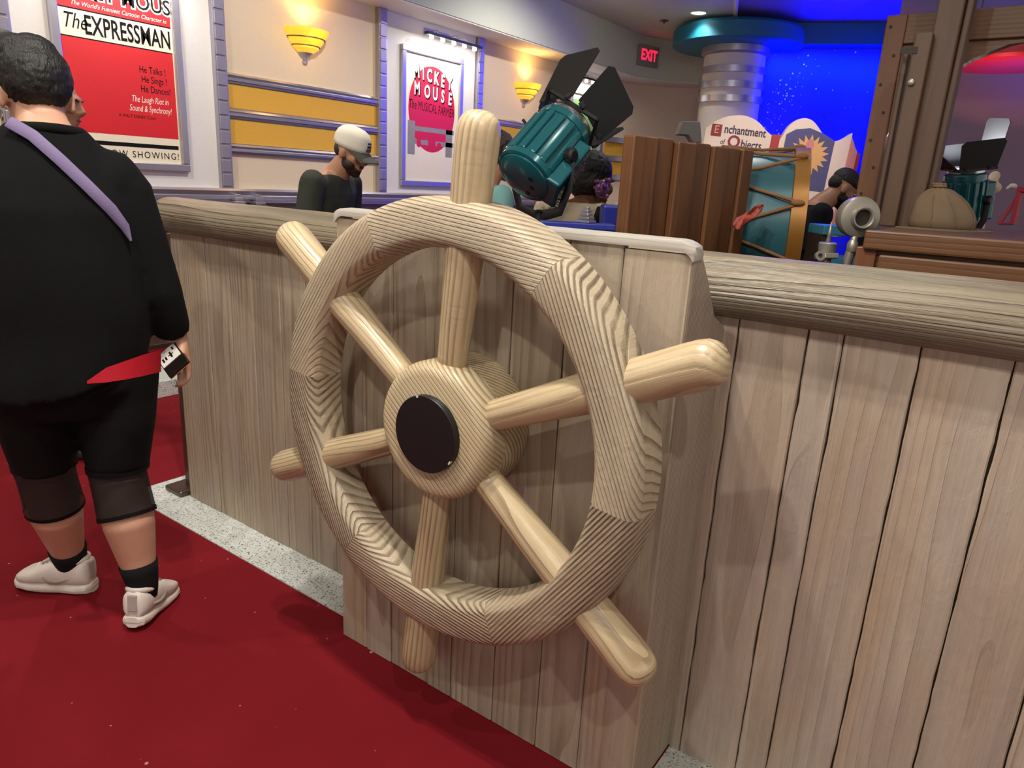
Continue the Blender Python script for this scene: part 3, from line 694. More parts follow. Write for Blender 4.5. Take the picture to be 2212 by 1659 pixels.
# sconces
k = NT('sconce_glass'); tc = k.n('ShaderNodeTexCoord').outputs['Object']
nz = k.noise(tc, 18, 3); cg = k.mix(nz, srgb('#ffab1e'), srgb('#ffc445'))
k.l(cg, k.b.inputs['Base Color']); k.l(cg, k.b.inputs['Emission Color']); k.b.inputs['Emission Strength'].default_value = 0.85; k.b.inputs['Roughness'].default_value = 0.3
M['amber'] = k.m
def halflathe(prof, n=24):
    return loft([[(r * math.sin(math.pi * j / n), -r * math.cos(math.pi * j / n), z) for j in range(n + 1)] for r, z in prof])
for yc, lb in ((3.665, 'glowing amber wall sconce above the yellow panels'), (6.46, 'glowing amber wall sconce behind the teal stage lamp')):
    zt = 2.325; s = thing('wall_sconce', lb, 'sconce', (WX, yc, zt))
    fmx = T((WX + 0.002, yc, zt))
    for i, (r0, r1, z0, z1) in enumerate(((0.178, 0.150, 0.0, -0.055), (0.140, 0.112, -0.060, -0.105), (0.104, 0.060, -0.110, -0.150))):
        mesh('glass_tier', halflathe([(r0, z0), (r0 * 0.985, z0 - 0.012), ((r0 + r1) / 2 + 0.006, (z0 + z1) / 2), (r1, z1)]), M['amber'], s, fmx, smooth='auto')
        if i < 2: mesh('band', halflathe([(r1 + 0.001, z1 + 0.001), (r1 + 0.002, z1 - 0.004)]), M['dark_metal'], s, fmx, smooth='auto')
    mesh('finial', halflathe([(0.062, -0.150), (0.045, -0.172), (0.022, -0.188), (0.012, -0.195), (0.022, -0.205), (0.020, -0.222), (0.006, -0.230)]), M['frame'], s, fmx, smooth='auto')
    lamp('SPOT', 'sconce_lamp', (WX + 0.10, yc, zt + 0.02), 9, (1.0, 0.62, 0.18), (WX + 0.02, yc, zt + 0.5), spot_size=R_(150), spot_blend=0.9, shadow_soft_size=0.06)
    lamp('POINT', 'sconce_lamp', (WX + 0.25, yc, zt - 0.12), 1.2, (1.0, 0.62, 0.2), shadow_soft_size=0.08)

# ================================================================== STAGE LAMPS
M['teal'] = plain('lamp_teal_enamel', '#17565f', 0.22, 0.15, var=0.06, coat=0.6)
M['teal_d'] = plain('lamp_teal_dark', '#123f48', 0.35, var=0.05)
M['blk'] = plain('barn_door_black', '#101012', 0.5, var=0.2)
M['blk_in'] = plain('barn_door_inner', '#2c2b2e', 0.45, 0.3)
M['steel'] = plain('bright_steel', '#c9c9c8', 0.2, 0.9)
M['glasslit'] = plain('lamp_lens_lit', '#ffffff', 0.2, emit='#f4fbff', estr=3.5)
def flapv(w0, w1, h, cut=0.0, th=0.004):
    """one barn door leaf: hinge edge on x axis, rising along +y"""
    c = 0.02
    poly = [(-w0 / 2, 0), (w0 / 2, 0), (w1 / 2, h - c), (w1 / 2 - c, h), (-w1 / 2 + c + cut, h), (-w1 / 2 + cut, h - c)]
    return prism(poly, -th / 2, th / 2)
def stage_lamp(label, loc, ax, side, S=1.0, flaps=None, lit=False, stand=1.2, base_z=None):
    ax = Vector(ax).normalized(); side = Vector(side); side = (side - ax * side.dot(ax)).normalized(); up = ax.cross(side)
    fm = frame(loc, side * S, up * S, ax * S)
    t = thing('stage_lamp', label, 'stage lamp', mw=T(loc))
    # body: ribbed drum with a flat bottom box
    mesh('body', lathe([(0.02, -0.150), (0.075, -0.150), (0.108, -0.135), (0.112, -0.110), (0.112, 0.118), (0.118, 0.120), (0.118, 0.150), (0.105, 0.158), (0.088, 0.160)], 40), M['teal'], t, fm, smooth='auto')
    for i in range(16):
        a = 2 * math.pi * i / 16
        m_ = fm @ Matrix.Rotation(a, 4, 'Z')
        mesh('cooling_rib', boxv(0.108, 0.126, -0.012, 0.012, -0.100, 0.112), M['teal'], t, m_, bevel=0.005)
    mesh('rear_band', lathe([(0.112, -0.128), (0.122, -0.124), (0.122, -0.098), (0.112, -0.094)], 40, cap=False), M['teal'], t, fm, smooth='auto')
    mesh('side_box', boxv(0.06, 0.150, -0.075, 0.075, -0.13, 0.10), M['teal'], t, fm, bevel=0.01)
    for j in range(3):
        mesh('vent_hole', lathe([(0.011, -0.1515), (0.002, -0.1525)], 12), M['blk'], t, fm @ T((0.05 * math.cos(j * 0.7 - 0.7), 0.05 * math.sin(j * 0.7 - 0.7) * 1.4, 0)))
    mesh('front_ring', lathe([(0.085, 0.158), (0.102, 0.162), (0.104, 0.185), (0.088, 0.190), (0.084, 0.180)], 40, cap=False), M['steel'], t, fm, smooth='auto')
    mesh('lens', lathe([(0.086, 0.165), (0.06, 0.178), (0.02, 0.184)], 32), M['glasslit'] if lit else M['steel'], t, fm, smooth='auto')
    mesh('door_frame', merge(*[xf(boxv(-0.115, 0.115, 0.105, 0.115, 0.178, 0.192), Matrix.Rotation(math.pi / 2 * i, 4, 'Z')) for i in range(4)]), M['blk'], t, fm)
    for (ang, opening, w0, w1, h, cut) in (flaps or [(0, 25, .21, .27, .2, 0), (90, 25, .21, .27, .2, 0), (180, 25, .21, .27, .2, 0), (270, 25, .21, .27, .2, 0)]):
        m_ = fm @ Matrix.Rotation(R_(ang), 4, 'Z') @ T((0, 0.112, 0.190)) @ Matrix.Rotation(R_(90 - opening), 4, 'X')
        fl_ = mesh('barn_door', flapv(w0, w1, h, cut), M['blk'], t, m_)
        for s_ in (-0.07, 0.07): mesh('hinge', boxv(s_ - 0.012, s_ + 0.012, -0.008, 0.012, -0.008, 0.004), M['dark_metal'], fl_, m_, bevel=0.002)
    # handle at the back, yoke and stand
    mesh('rear_handle', xf(sweep([(0, 0, 0.07), (0.02, -0.05, 0.06), (0.03, -0.085, 0.0), (0.02, -0.08, -0.05), (0.0, -0.03, -0.07)], 0.006, 8), T((-0.125, 0, 0.02)) @ Matrix.Rotation(R_(90), 4, 'Z') @ T((0, 0.03, 0))), M['blk'], t, fm, smooth=True)
    L = Vector(loc)
    px_ = side * 0.0
    hor = ax.cross(Vector((0, 0, 1))).normalized() * 0.145 * S
    piv = [L + hor, L - hor]; bot = Vector((L.x, L.y, L.z - 0.235 * S))
    for p_, s_ in zip(piv, (1, -1)):
        d_ = (Vector((p_.x, p_.y, 0)) - Vector((L.x, L.y, 0))).normalized()
        mesh('yoke_arm', sweep([p_, p_ + Vector((0, 0, -0.12 * S)), bot + hor * s_ * 0.75 + Vector((0, 0, 0.03 * S)), bot], [(0.020 * S, 0.006 * S)] * 4, 8, up=ax.cross(Vector((0, 0, 1)))), M['blk'], t, smooth='auto')
        mesh('pivot_knob', lathe([(0.026 * S, -0.015 * S), (0.028 * S, 0.012 * S), (0.018 * S, 0.02 * S)], 16), M['blk'], t, frame(p_, Vector((0, 0, 1)).cross(d_), (0, 0, 1), d_) if False else frame(p_, d_.cross(Vector((0, 0, 1))), (0, 0, 1), d_), smooth='auto')
    bz = base_z if base_z is not None else 0.0
    mesh('stand_pole', lathe([(0.014 * S, bz + 0.02 - bot.z), (0.014 * S, 0.02), (0.024 * S, 0.022), (0.024 * S, -0.03)][:2] + [(0.024 * S, 0.021), (0.01 * S, 0.03)], 14), M['blk'], t, T(bot), smooth='auto')
    mesh('stand_collar', lathe([(0.02 * S, -0.09), (0.03 * S, -0.085), (0.03 * S, -0.03), (0.02 * S, -0.025)], 16), M['blk'], t, T(bot), smooth='auto')
    for i in range(3):
        a = 2 * math.pi * i / 3 + 0.4
        mesh('stand_leg', sweep([(bot.x, bot.y, bz + min(0.5, (bot.z - bz) * 0.6)), (bot.x + 0.18 * math.cos(a), bot.y + 0.18 * math.sin(a), bz + 0.012)], 0.011, 8), M['blk'], t, smooth=True)
    if lit: lamp('SPOT', 'stage_lamp_bulb', tuple(Vector(loc) + ax * 0.20 * S), 120, (0.95, 0.98, 1.0), tuple(Vector(loc) + ax), spot_size=R_(160), spot_blend=0.4, shadow_soft_size=0.05)
    # safety chain
    st = fm @ Vector((0.152, -0.06, 0.06)); en = bot + Vector((0, 0, 0.02))
    for i in range(17):
        u = i / 16; p_ = st.lerp(en, u) + Vector((0, 0, -0.06 * math.sin(math.pi * u)))
        mesh('chain_link', sweep([(0.008 * math.cos(a), 0.005 * math.sin(a), 0) for a in [2 * math.pi * q / 7 for q in range(8)]], 0.0016, 5), M['dark_metal'], t, T(p_) @ Matrix.Rotation(R_(90 * (i % 2)), 4, 'X') @ Matrix.Rotation(R_(60), 4, 'Y'))
    return t
cr_, cu_, cf_ = CX, -CY, CZ
ax1 = cr_ * 0.52 + cu_ * 0.70 + cf_ * 0.30
stage_lamp('teal ribbed stage lamp tilted upwards with black barn doors behind the wheel', at(1172, 335, 2.75), ax1, cr_ * 0.85 - cu_ * 0.55 - cf_ * 0.1, 1.0,
           flaps=[(135, 12, .185, .215, .235, 0.0), (225, 12, .185, .215, .20, 0.0), (45, 18, .18, .21, .14, 0), (315, 14, .18, .21, .17, 0)])

# ================================================================== DISPLAY BEHIND THE PARTITION
M['slat'] = wood('crate_brown_wood', '#6f4526', '#3d2312', 60, (0.02, 0.15), 'Z', 0.012, 0.4, 0.3, 0.5, '#57341c', 0.6, '#7d5430', fib=0.2)
M['orange'] = wood('frame_orange_wood', '#75472a', '#4d2a16', 60, (0.02, 0.15), 'Z', 0.012, 0.35, 0.25, 0.45, '#8a5630', 0.5, fib=0.2)
M['orange_x'] = wood('frame_orange_wood_x', '#6d492f', '#472b18', 60, (0.02, 0.15), 'X', 0.012, 0.35, 0.25, 0.45, '#7a5435', 0.5, fib=0.2)
M['beam'] = wood('beam_brown_wood', '#5c412e', '#352317', 50, (0.02, 0.15), 'Z', 0.012, 0.35, 0.25, 0.5, '#57402f', 0.6, fib=0.2)
M['drum'] = plain('drum_teal', '#2f5f6a', 0.35, 0.1, var=0.15, vscale=5)
M['gold'] = plain('hoop_gold', '#96672a', 0.35, 0.35, var=0.1)
M['rope'] = plain('rope_brown', '#8a6038', 0.8, var=0.3, vscale=120)
M['grey_paint'] = plain('grey_painted_wood', '#7c7a78', 0.55, var=0.1)
M['pewter'] = plain('pewter', '#a39d92', 0.38, 0.6, var=0.12, vscale=12)
M['pewter_d'] = plain('pewter_dark', '#2c271f', 0.6, 0.3)
M['darkbox'] = plain('dark_cabinet', '#241a14', 0.6)
M['teal_top'] = plain('teal_counter', '#2d6f86', 0.4, var=0.08)
M['royal'] = plain('royal_blue_paint', '#1d2a86', 0.45)

# crate wall of upright boards
A = on(1350, 291, 'z', 1.53); B = on(1612, 326, 'z', 1.53)
cd = (B - A); cl_ = cd.length; cd.normalize(); cn = Vector((-cd.y, cd.x, 0))
ang = math.atan2(cd.y, cd.x)
crate = thing('slatted_crate', 'tall brown crate of upright wooden boards', 'crate', (A.x, A.y, 0))
nb = 7; rnd = random.Random(4); u = 0.0
ws = [0.165, 0.125, 0.14, 0.135, 0.13, 0.13, 0.10]; sc_ = cl_ / sum(ws)
for i in range(nb):
    w_ = ws[i] * sc_; c = A + cd * (u + w_ / 2); u += w_
    dpt = [0.012, 0.0, 0.02, 0.004, 0.016, 0.0, 0.012][i]
    mesh('board', boxv(-w_ / 2 + 0.004, w_ / 2 - 0.004, -dpt - 0.03, 0.01, 0.0, 1.53 + [0.0, 0.004, -0.004, 0.003, -0.003, 0.0, 0.0][i]), M['slat'], crate, T((c.x, c.y, 0)) @ Matrix.Rotation(ang, 4, 'Z'), bevel=0.006)
mesh('backing', boxv(0.04, cl_ - 0.02, 0.012, 0.03, 0.0, 1.50), M['darkbox'], crate, T((A.x, A.y, 0)) @ Matrix.Rotation(ang, 4, 'Z'))
# grey hammer-shaped block on a post behind the boards
gp = at(1488, 285, 4.3)
gb = thing('grey_block_sign', 'grey painted block shaped like a hammer head on a post', 'sculpture', (gp.x, gp.y, 0))
rtv = Vector((CX.x, CX.y, 0)).normalized(); gang = math.atan2(rtv.y, rtv.x)
gm = T((gp.x, gp.y, 0)) @ Matrix.Rotation(gang, 4, 'Z')
mesh('head', prism([(-0.075, gp.z - 0.02), (-0.055, gp.z + 0.055), (0.05, gp.z + 0.058), (0.075, gp.z - 0.06), (0.02, gp.z - 0.06), (-0.01, gp.z - 0.022)], -0.05, 0.05), M['grey_paint'], gb, gm @ Matrix.Rotation(math.pi / 2, 4, 'X'), bevel=0.005)
mesh('post', boxv(0.022, 0.072, -0.03, 0.03, 0.0, gp.z - 0.05), M['grey_paint'], gb, gm, bevel=0.004)

# drum with rope lacing
dc = at(1636, 488, 3.5); da = Vector((0.95, 0.31, 0.02)).normalized(); dz = Vector((0, 0, 1)); dz = (dz - da * dz.dot(da)).normalized(); dy = da.cross(dz)
dfm = frame(dc, dz, dy, da)      # local z = drum axis, x up
DRM = thing('rope_drum', 'big teal drum with a gold hoop and zigzag rope lacing', 'drum', mw=T((dc.x, dc.y, dc.z - 0.36)))
mesh('shell', lathe([(0.342, -0.24), (0.346, 0.0), (0.342, 0.17)], 56), M['drum'], DRM, dfm, smooth='auto')
for z0, z1 in ((0.125, 0.195), (-0.26, -0.20)):
    mesh('hoop', lathe([(0.342, z0), (0.368, z0 + 0.003), (0.370, z1 - 0.003), (0.344, z1)], 56, cap=False), M['gold'], DRM, dfm, smooth='auto')
mesh('drumhead', lathe([(0.342, 0.188), (0.05, 0.190)], 40), M['p_white'], DRM, dfm)
NZ = 9
for i in range(NZ):
    a0 = 2 * math.pi * i / NZ + 0.55; pts = []
    for sgn in (1, -1):
        for q in range(9):
            u_ = q / 8; z_ = 0.165 - 0.37 * u_ if sgn > 0 else -0.205 + 0.37 * u_
            a = a0 + (math.pi / NZ) * (u_ if sgn > 0 else 1 + u_); rr = 0.354 + 0.018 * abs(2 * u_ - 1)
            pts.append((rr * math.cos(a), rr * math.sin(a), z_))
    mesh('rope', sweep(pts, 0.0075, 7), M['rope'], DRM, dfm, smooth=True)
    mesh('rope_knot', ball((0.377 * math.cos(a0), 0.377 * math.sin(a0), 0.15), (0.015, 0.015, 0.03), 8, 6), M['rope'], DRM, dfm, smooth=True)
# plinth that carries the drum
tp = mesh('display_plinth', prism([(dc.x + da.x * a + dy.x * b, dc.y + da.y * a + dy.y * b) for a, b in ((-.2, -.1), (.17, -.1), (.17, .1), (-.2, .1))], 0, dc.z - 0.373), M['darkbox'], bevel=0.01)
tag(tp, 'dark low plinth under the teal drum', 'plinth')
# folded red paper tucked against the drum
rp0 = at(1614, 470, (B - CAM).dot(CZ) - 0.06)
M['salmon'] = plain('salmon_red_cloth', '#a5483a', 0.6, var=0.2)
rr_ = random.Random(9); vs_ = []
ringsx = []
for i in range(9):
    u_ = i / 8; p_ = rp0 + CX * (-0.045 + 0.10 * u_) - CY * (-0.03 + 0.07 * u_)
    ringsx.append([p_ + CX * (0.012 * math.cos(a)) - CY * ((0.028 - 0.010 * u_) * math.sin(a) + rr_.uniform(-.003, .003)) + CZ * (0.02 * math.cos(a * 2 + i)) for a in [2 * math.pi * q / 10 for q in range(10)]])
rc = mesh('crumpled_cloth', loft(ringsx), M['salmon'], smooth=True)
tag(rc, 'crumpled salmon red cloth hung between the crate and the drum', 'cloth')

# pewter horn on a pipe
hc = at(1858, 470, 2.45); hax = (CAM - hc).normalized(); hax = (hax + CX * 0.42 + CY * 0.05).normalized(); hs = hax.cross(Vector((0, 0, 1))).normalized(); hu = hs.cross(hax)
hfm = frame(hc, hs, -hu, hax) if hs.cross(-hu).dot(hax) > 0 else frame(hc, hs, hu, hax)
HN = thing('pewter_horn', 'pewter disc nozzle on a short upright pipe', 'nozzle', (hc.x, hc.y, 1.0))
mesh('disc', lathe([(0.055, -0.055), (0.068, -0.040), (0.0700, -0.004), (0.067, 0.004), (0.062, 0.006), (0.036, 0.010)], 40), M['pewter'], HN, hfm, smooth='auto')
mesh('nozzle_ring', lathe([(0.037, 0.004), (0.038, 0.022), (0.034, 0.030), (0.029, 0.028), (0.027, 0.012)], 36, cap=False), M['pewter'], HN, hfm, smooth='auto')
mesh('bore', lathe([(0.028, 0.013), (0.01, 0.0125)], 24), M['pewter_d'], HN, hfm)
pt = at(1846, 512, 2.47)
mesh('pipe', sweep([hc - hax * 0.03, (pt.x, pt.y, pt.z - 0.012), (pt.x - 0.008, pt.y, pt.z - 0.07), (pt.x - 0.016, pt.y, 1.0), (pt.x - 0.016, pt.y, 0.95)], [0.012, 0.012, 0.0165, 0.018, 0.018], 18), M['pewter'], HN, smooth=True)
mesh('pipe_collar', lathe([(0.012, 0.0), (0.0185, -0.012), (0.0185, -0.03), (0.017, -0.04)], 20), M['pewter'], HN, T((pt.x - 0.002, pt.y, pt.z - 0.01)), smooth='auto')
# small pewter valve beside it
vc = at(1786, 540, 2.45)
VV = thing('pewter_valve', 'small pewter tap valve with a ring handle and spike', 'valve', (vc.x, vc.y, 1.0))
mesh('cup', lathe([(0.010, -0.02), (0.028, -0.018), (0.030, 0.012), (0.026, 0.016), (0.008, 0.014)], 24), M['pewter'], VV, T(vc + Vector((0, 0, 0.01))), smooth='auto')
mesh('spike', lathe([(0.009, 0.016), (0.005, 0.05), (0.0015, 0.085)], 12), M['pewter'], VV, T(vc + Vector((0, 0, 0.01))), smooth=True)
rg = at(1771, 553, 2.43)
vf_ = frame(rg, CX, -CY, -CZ)
mesh('ring_handle', loft([[(r * math.cos(a), r * math.sin(a), z) for r, z in ((0.008, -0.006), (0.017, -0.006), (0.017, 0.006), (0.008, 0.006))] for a in [2 * math.pi * q / 20 for q in range(20)]], close=True), M['pewter'], VV, vf_, smooth='auto')
mesh('lever', boxv(0.014, 0.062, -0.009, 0.009, -0.008, 0.008), M['pewter'], VV, vf_, bevel=0.003)
mesh('stem', lathe([(0.020, 0.9495 - vc.z), (0.020, -0.02)], 18), M['pewter'], VV, T(vc), smooth='auto')
# low shelf that carries valve, horn
XL_ = on(1823, 520, 'y', 2.50).x + 0.03
sv = mesh('display_bench', boxv(vc.x - 0.20, XL_ , vc.y - 0.12, vc.y + 0.08, 0.0, 0.949), M['darkbox'], bevel=0.01); tag(sv, 'dark bench under the pewter horn and valve', 'bench')

# wooden counter with frame
YC = 2.50
ct0 = on(1880, 497, 'y', YC); ZT = 1.258
XL, XR = on(1823, 520, 'y', YC).x, 1.2
CT = thing('wooden_counter', 'brown timber counter with panelled front holding the sack and lamp', 'counter', (XL, YC, 0))
mesh('counter_top', boxv(XL + 0.06, XR, YC, 3.75, ZT - 0.006, ZT), M['beam'], CT)
mesh('top_board', boxv((XL + 0.06 - XR) / 2, (XR - XL - 0.06) / 2, 0, 0.05, -0.055, 0.004), M['orange_x'], CT, T(((XL + 0.06 + XR) / 2, YC - 0.02, ZT)), bevel=0.006)
mesh('apron', boxv(-0.9, 0.9, 0, 0.04, -0.15, -0.05), M['orange_x'], CT, T((XL + 0.96, YC + 0.015, ZT)), bevel=0.004)
mesh('end_post', boxv(-0.03, 0.03, -0.005, 0.06, 0, ZT - 0.05), M['orange'], CT, T((XL + 0.07, YC + 0.005, 0)), bevel=0.004)
for i, (px0, px1) in enumerate([(1840, 1862)]): pass
rx = on(2170, 560, 'y', YC).x
for i in range(4):
    x0 = XL + 0.11 + i * 0.42
    mesh('rail_block', boxv(-0.2, 0.2, 0, 0.045, -0.145, -0.068), M['orange_x'], CT, T((x0 + 0.2, YC - 0.012, ZT)), bevel=0.006)
    mesh('stile', boxv(-0.012, 0.012, 0, 0.04, 0, ZT - 0.15), M['orange'], CT, T((x0 + 0.41, YC + 0.0, 0)), bevel=0.003)
    for j in range(6):
        mesh('front_board', boxv(-0.031, 0.031, 0, 0.02, 0, ZT - 0.14), M['orange'], CT, T((x0 + 0.035 + j * 0.066, YC + 0.03, 0)), bevel=0.003)
mesh('carcass', boxv(XL + 0.08, XR, YC + 0.055, 3.74, 0, ZT - 0.01), M['darkbox'], CT)
# frame: post, lintel, arch
YP = 3.48
p_l = on(1870, 300, 'y', YP).x; p_r = on(1912, 300, 'y', YP).x
zt_ = on(1925, 33, 'y', YP).z
FR = thing('timber_arch_frame', 'orange timber frame with post, lintel and arched brace on the counter', 'frame', (p_l, YP, ZT))
mesh('post', boxv(-(p_r - p_l) / 2, (p_r - p_l) / 2, 0, 0.10, 0, zt_ - ZT), M['orange'], FR, T(((p_l + p_r) / 2, YP, ZT + 0.0006)), bevel=0.004)
mesh('post', boxv(-0.05, 0.05, 0, 0.10, 0, zt_ - ZT), M['orange'], FR, T((0.62, YP, ZT)), bevel=0.004)
zl = on(2120, 85, 'y', YP).z
mesh('lintel', boxv(-0.8, 0.8, 0, 0.10, 0, zt_ - zl), M['orange_x'], FR, T((p_r + 0.8, YP, zl)), bevel=0.004)
ri_ = (0.62 - p_r) / 2 + 0.02; xc_ = (0.62 + p_r) / 2; zc_ = zl - ri_ * 0.75
pts = []
for i in range(17):
    a = math.pi * i / 16; pts.append((xc_ + ri_ * math.cos(a), zc_ + ri_ * 0.78 * math.sin(a)))
for sgn in (1, -1):
    half = [p for p in pts if (p[0] - xc_) * sgn >= -1e-6]
    half.sort(key=lambda p: p[1])
    poly = half + [(xc_, zl), (xc_ + sgn * ri_, zl)]
    mesh('arch_brace', prism([(x - xc_, z) for x, z in poly], -0.03, 0.03), M['orange_x'], FR, T((xc_, YP + 0.05, 0)) @ Matrix.Rotation(math.pi / 2, 4, 'X'))
for i in range(7):
    mesh('peg', lathe([(0.006, 0.0), (0.006, 0.004)], 8), M['darkbox'], FR, frame((p_l + 0.02 + 0.03 * (i % 2), YP - 0.001, ZT + 0.12 + i * 0.11), (1, 0, 0), (0, 0, -1), (0, -1, 0)))
# big beams standing on the counter
YM = 3.12
def vbeam(parent, px_top, px_bot, w_, d_, ztop, yy, name='beam', lean=0.0, mat='beam'):
    x = on(px_bot, 460, 'y', yy).x
    mesh(name, boxv(-w_ / 2, w_ / 2, 0, d_, 0, ztop - ZT - 0.001), M[mat], parent, T((x, yy, ZT + 0.0005)) @ Matrix.Rotation(lean, 4, 'Y'), bevel=0.005)
    return x
BM = thing('timber_mast', 'cluster of thick brown upright beams standing on the counter', 'mast', (on(1950, 460, 'y', YM).x, YM, ZT))
xb = vbeam(BM, 0, 1962, 0.083, 0.10, 3.0, YM + 0.02, 'main_beam', R_(0.3))
xa = vbeam(BM, 0, 1920, 0.058, 0.06, on(1990, 70, 'y', YM - 0.03).z, YM - 0.03, 'front_batten', R_(0.3))
vbeam(BM, 0, 1893, 0.02, 0.07, on(1975, 110, 'y', YM).z, YM + 0.03, 'side_batten')
vbeam(BM, 0, 1996, 0.022, 0.10, 3.0, YM + 0.06, 'rear_beam', R_(0.8))
bo = on(1968, 178, 'y', YM - 0.035)
mesh('bolt_head', lathe([(0.012, 0.0), (0.011, 0.006), (0.006, 0.009)], 16), M['pewter'], BM, frame(bo, (1, 0, 0), (0, 0, -1), (0, -1, 0)), smooth='auto')
no = on(1963, 110, 'y', YM - 0.03)
mesh('notch_shade', boxv(-0.028, 0.028, -0.004, 0.0, -0.01, 0.012), M['darkbox'], BM, T((no.x, YM - 0.0301, no.z)))  # dark strip standing in for the shade under the batten's step
# burlap sack
k = NT('burlap'); tc = k.n('ShaderNodeTexCoord').outputs['Object']
wv = k.n('ShaderNodeTexWave', wave_type='BANDS', bands_direction='X'); k.l(tc, wv.inputs[0]); wv.inputs['Scale'].default_value = 220
wv2 = k.n('ShaderNodeTexWave', wave_type='BANDS', bands_direction='Z'); k.l(tc, wv2.inputs[0]); wv2.inputs['Scale'].default_value = 220
nz = k.noise(tc, 12, 3)
bk = k.n('ShaderNodeTexBrick'); k.l(tc, bk.inputs[0])
cc_ = k.mix(nz, srgb('#6f5c48'), srgb('#86725c'))
k.l(k.mix(k.math('MULTIPLY', wv.outputs['Fac'], 0.3), cc_, srgb('#5e4830')), k.b.inputs['Base Color']); k.b.inputs['Roughness'].default_value = 0.9
k.bump(k.math('ADD', wv.outputs['Fac'], wv2.outputs['Fac']), 0.4, 0.002); M['burlap'] = k.m
sk = on(2030, 497, 'z', ZT); 
SKM = T(sk + Vector((0, 0.06, 0.001))) @ Matrix.Rotation(gang, 4, 'Z') @ Matrix.Diagonal((0.80, 0.80, 0.90, 1))
SK = thing('burlap_sack', 'small tied burlap sack slumped on the counter beside the beams', 'sack', sk)
mesh_pts = [(0.0, 0.130), (0.010, 0.148), (0.035, 0.150), (0.07, 0.140), (0.11, 0.116), (0.14, 0.084), (0.158, 0.050), (0.166, 0.026), (0.172, 0.019), (0.182, 0.030), (0.186, 0.024)]
rg_ = []
for i, (z, r) in enumerate(mesh_pts):
    ring = []
    for j in range(40):
        a = 2 * math.pi * j / 40
        q = r * (1 + 0.07 * mnoise.noise((math.cos(a) * 1.6, math.sin(a) * 1.6, z * 9)) + (0.16 * math.sin(7 * a) if z > 0.15 else 0.05 * math.sin(6 * a + z * 20) * (z / 0.15)))
        ring.append((q * math.cos(a) * 1.0 - 0.45 * max(0, z - 0.06), q * math.sin(a) * 0.8, z))
    rg_.append(ring)
mesh('bag', loft(rg_), M['burlap'], SK, SKM, smooth=True)
mesh('tie_cord', loft([[((0.028 + 0.004 * math.cos(b)) * math.cos(a) - 0.050, (0.024 + 0.004 * math.cos(b)) * math.sin(a), 0.172 + 0.004 * math.sin(b)) for b in [2 * math.pi * q / 6 for q in range(6)]] for a in [2 * math.pi * q / 18 for q in range(18)]], close=True), M['rope'], SK, SKM, smooth=True)
mat_ = mesh('sack_cloth', prism([(0.17 * math.cos(a) * (1 + 0.08 * math.sin(5 * a)), 0.10 * math.sin(a) * (1 + 0.1 * math.cos(4 * a))) for a in [2 * math.pi * q / 30 for q in range(30)]], 0.0, 0.0055), M['burlap'], SK, T(sk + Vector((0.02, 0.0, 0.0002))) @ Matrix.Rotation(gang, 4, 'Z'))
# stitched cords running up the sack
for j in range(3):
    a = R_(-135 + 38 * j); pts_ = []
    for z, r in [(0.004, 0.143), (0.02, 0.153), (0.05, 0.150), (0.08, 0.1385), (0.11, 0.119), (0.14, 0.087)]:
        q = r * (1 + 0.07 * mnoise.noise((math.cos(a) * 1.6, math.sin(a) * 1.6, z * 9)) + 0.05 * math.sin(6 * a + z * 20) * (z / 0.15)) + 0.001
        pts_.append((q * math.cos(a) - 0.45 * max(0, z - 0.06), q * math.sin(a) * 0.8, z))
    mesh('seam_cord', sweep(pts_, 0.0016, 5), M['burlap'], SK, SKM)
# second stage lamp
l2 = at(2080, 430, 3.75)
stage_lamp('lit teal stage lamp with open barn doors standing behind the burlap sack', l2, cr_ * -0.10 + cu_ * 0.86 - cf_ * 0.34, cr_, 0.85,
           flaps=[(180, 12, .22, .26, .17, 0.0), (90, 50, .22, .28, .28, 0.0), (270, 10, .20, .22, .27, 0.0), (0, 30, .19, .22, .14, 0)], lit=True)
# red folding stand with a white glove shaped ornament
rs = on(2188, 485, 'z', ZT); M['red_paint'] = plain('red_paint', '#b3203a', 0.45, var=0.1)
RS = thing('red_easel', 'small red wooden folding stand on the counter', 'easel', rs)
mesh('front_leg', sweep([rs + Vector((0, 0, 0.002)), rs + Vector((-0.004, 0.02, 0.19))], [(0.022, 0.008)] * 2, 4, up=CX), M['red_paint'], RS)
mesh('rear_leg', sweep([rs + CX * -0.085 + Vector((0, 0.05, 0.002)), rs + Vector((-0.01, 0.03, 0.15))], [(0.014, 0.008)] * 2, 4, up=CX), M['red_paint'], RS)
mesh('top_bar', sweep([rs + Vector((-0.02, 0.02, 0.20)), rs + Vector((0.03, 0.02, 0.19))], 0.014, 6), M['red_paint'], RS)
mesh('base_bar', sweep([rs + CX * -0.085 + Vector((0, 0.05, 0.004)), rs + Vector((0, 0, 0.004))], 0.006, 6), M['red_paint'], RS)
wg = at(2188, 402, (rs - CAM).dot(CZ) + 0.05)
gl = mesh('white_ornament', merge(ball(wg, (0.022, 0.016, 0.016), 12, 8), *[sweep([wg + CX * -0.01, wg + CX * (-0.03 - 0.004 * i) - CY * (-0.004 - 0.006 * i)], [0.008, 0.005], 8) for i in range(3)]), M['p_white'], RS, smooth=True)
cg_ = at(2141, 392, 3.95)
cob = fused('cream_ornament', [ball(cg_, (0.035, 0.03, 0.035)), ball(cg_ + CX * 0.02 - CY * 0.03, 0.028), ball(cg_ + CX * 0.025 + CY * 0.035, 0.03), sweep([cg_ + CY * 0.03, cg_ + CY * 0.10], [0.02, 0.008], 8), sweep([cg_ + CY * 0.05, (cg_.x, cg_.y, 0.0)], 0.012, 8)], plain('cream_cloth', '#dcc8a0', 0.7), None, voxel=0.006)
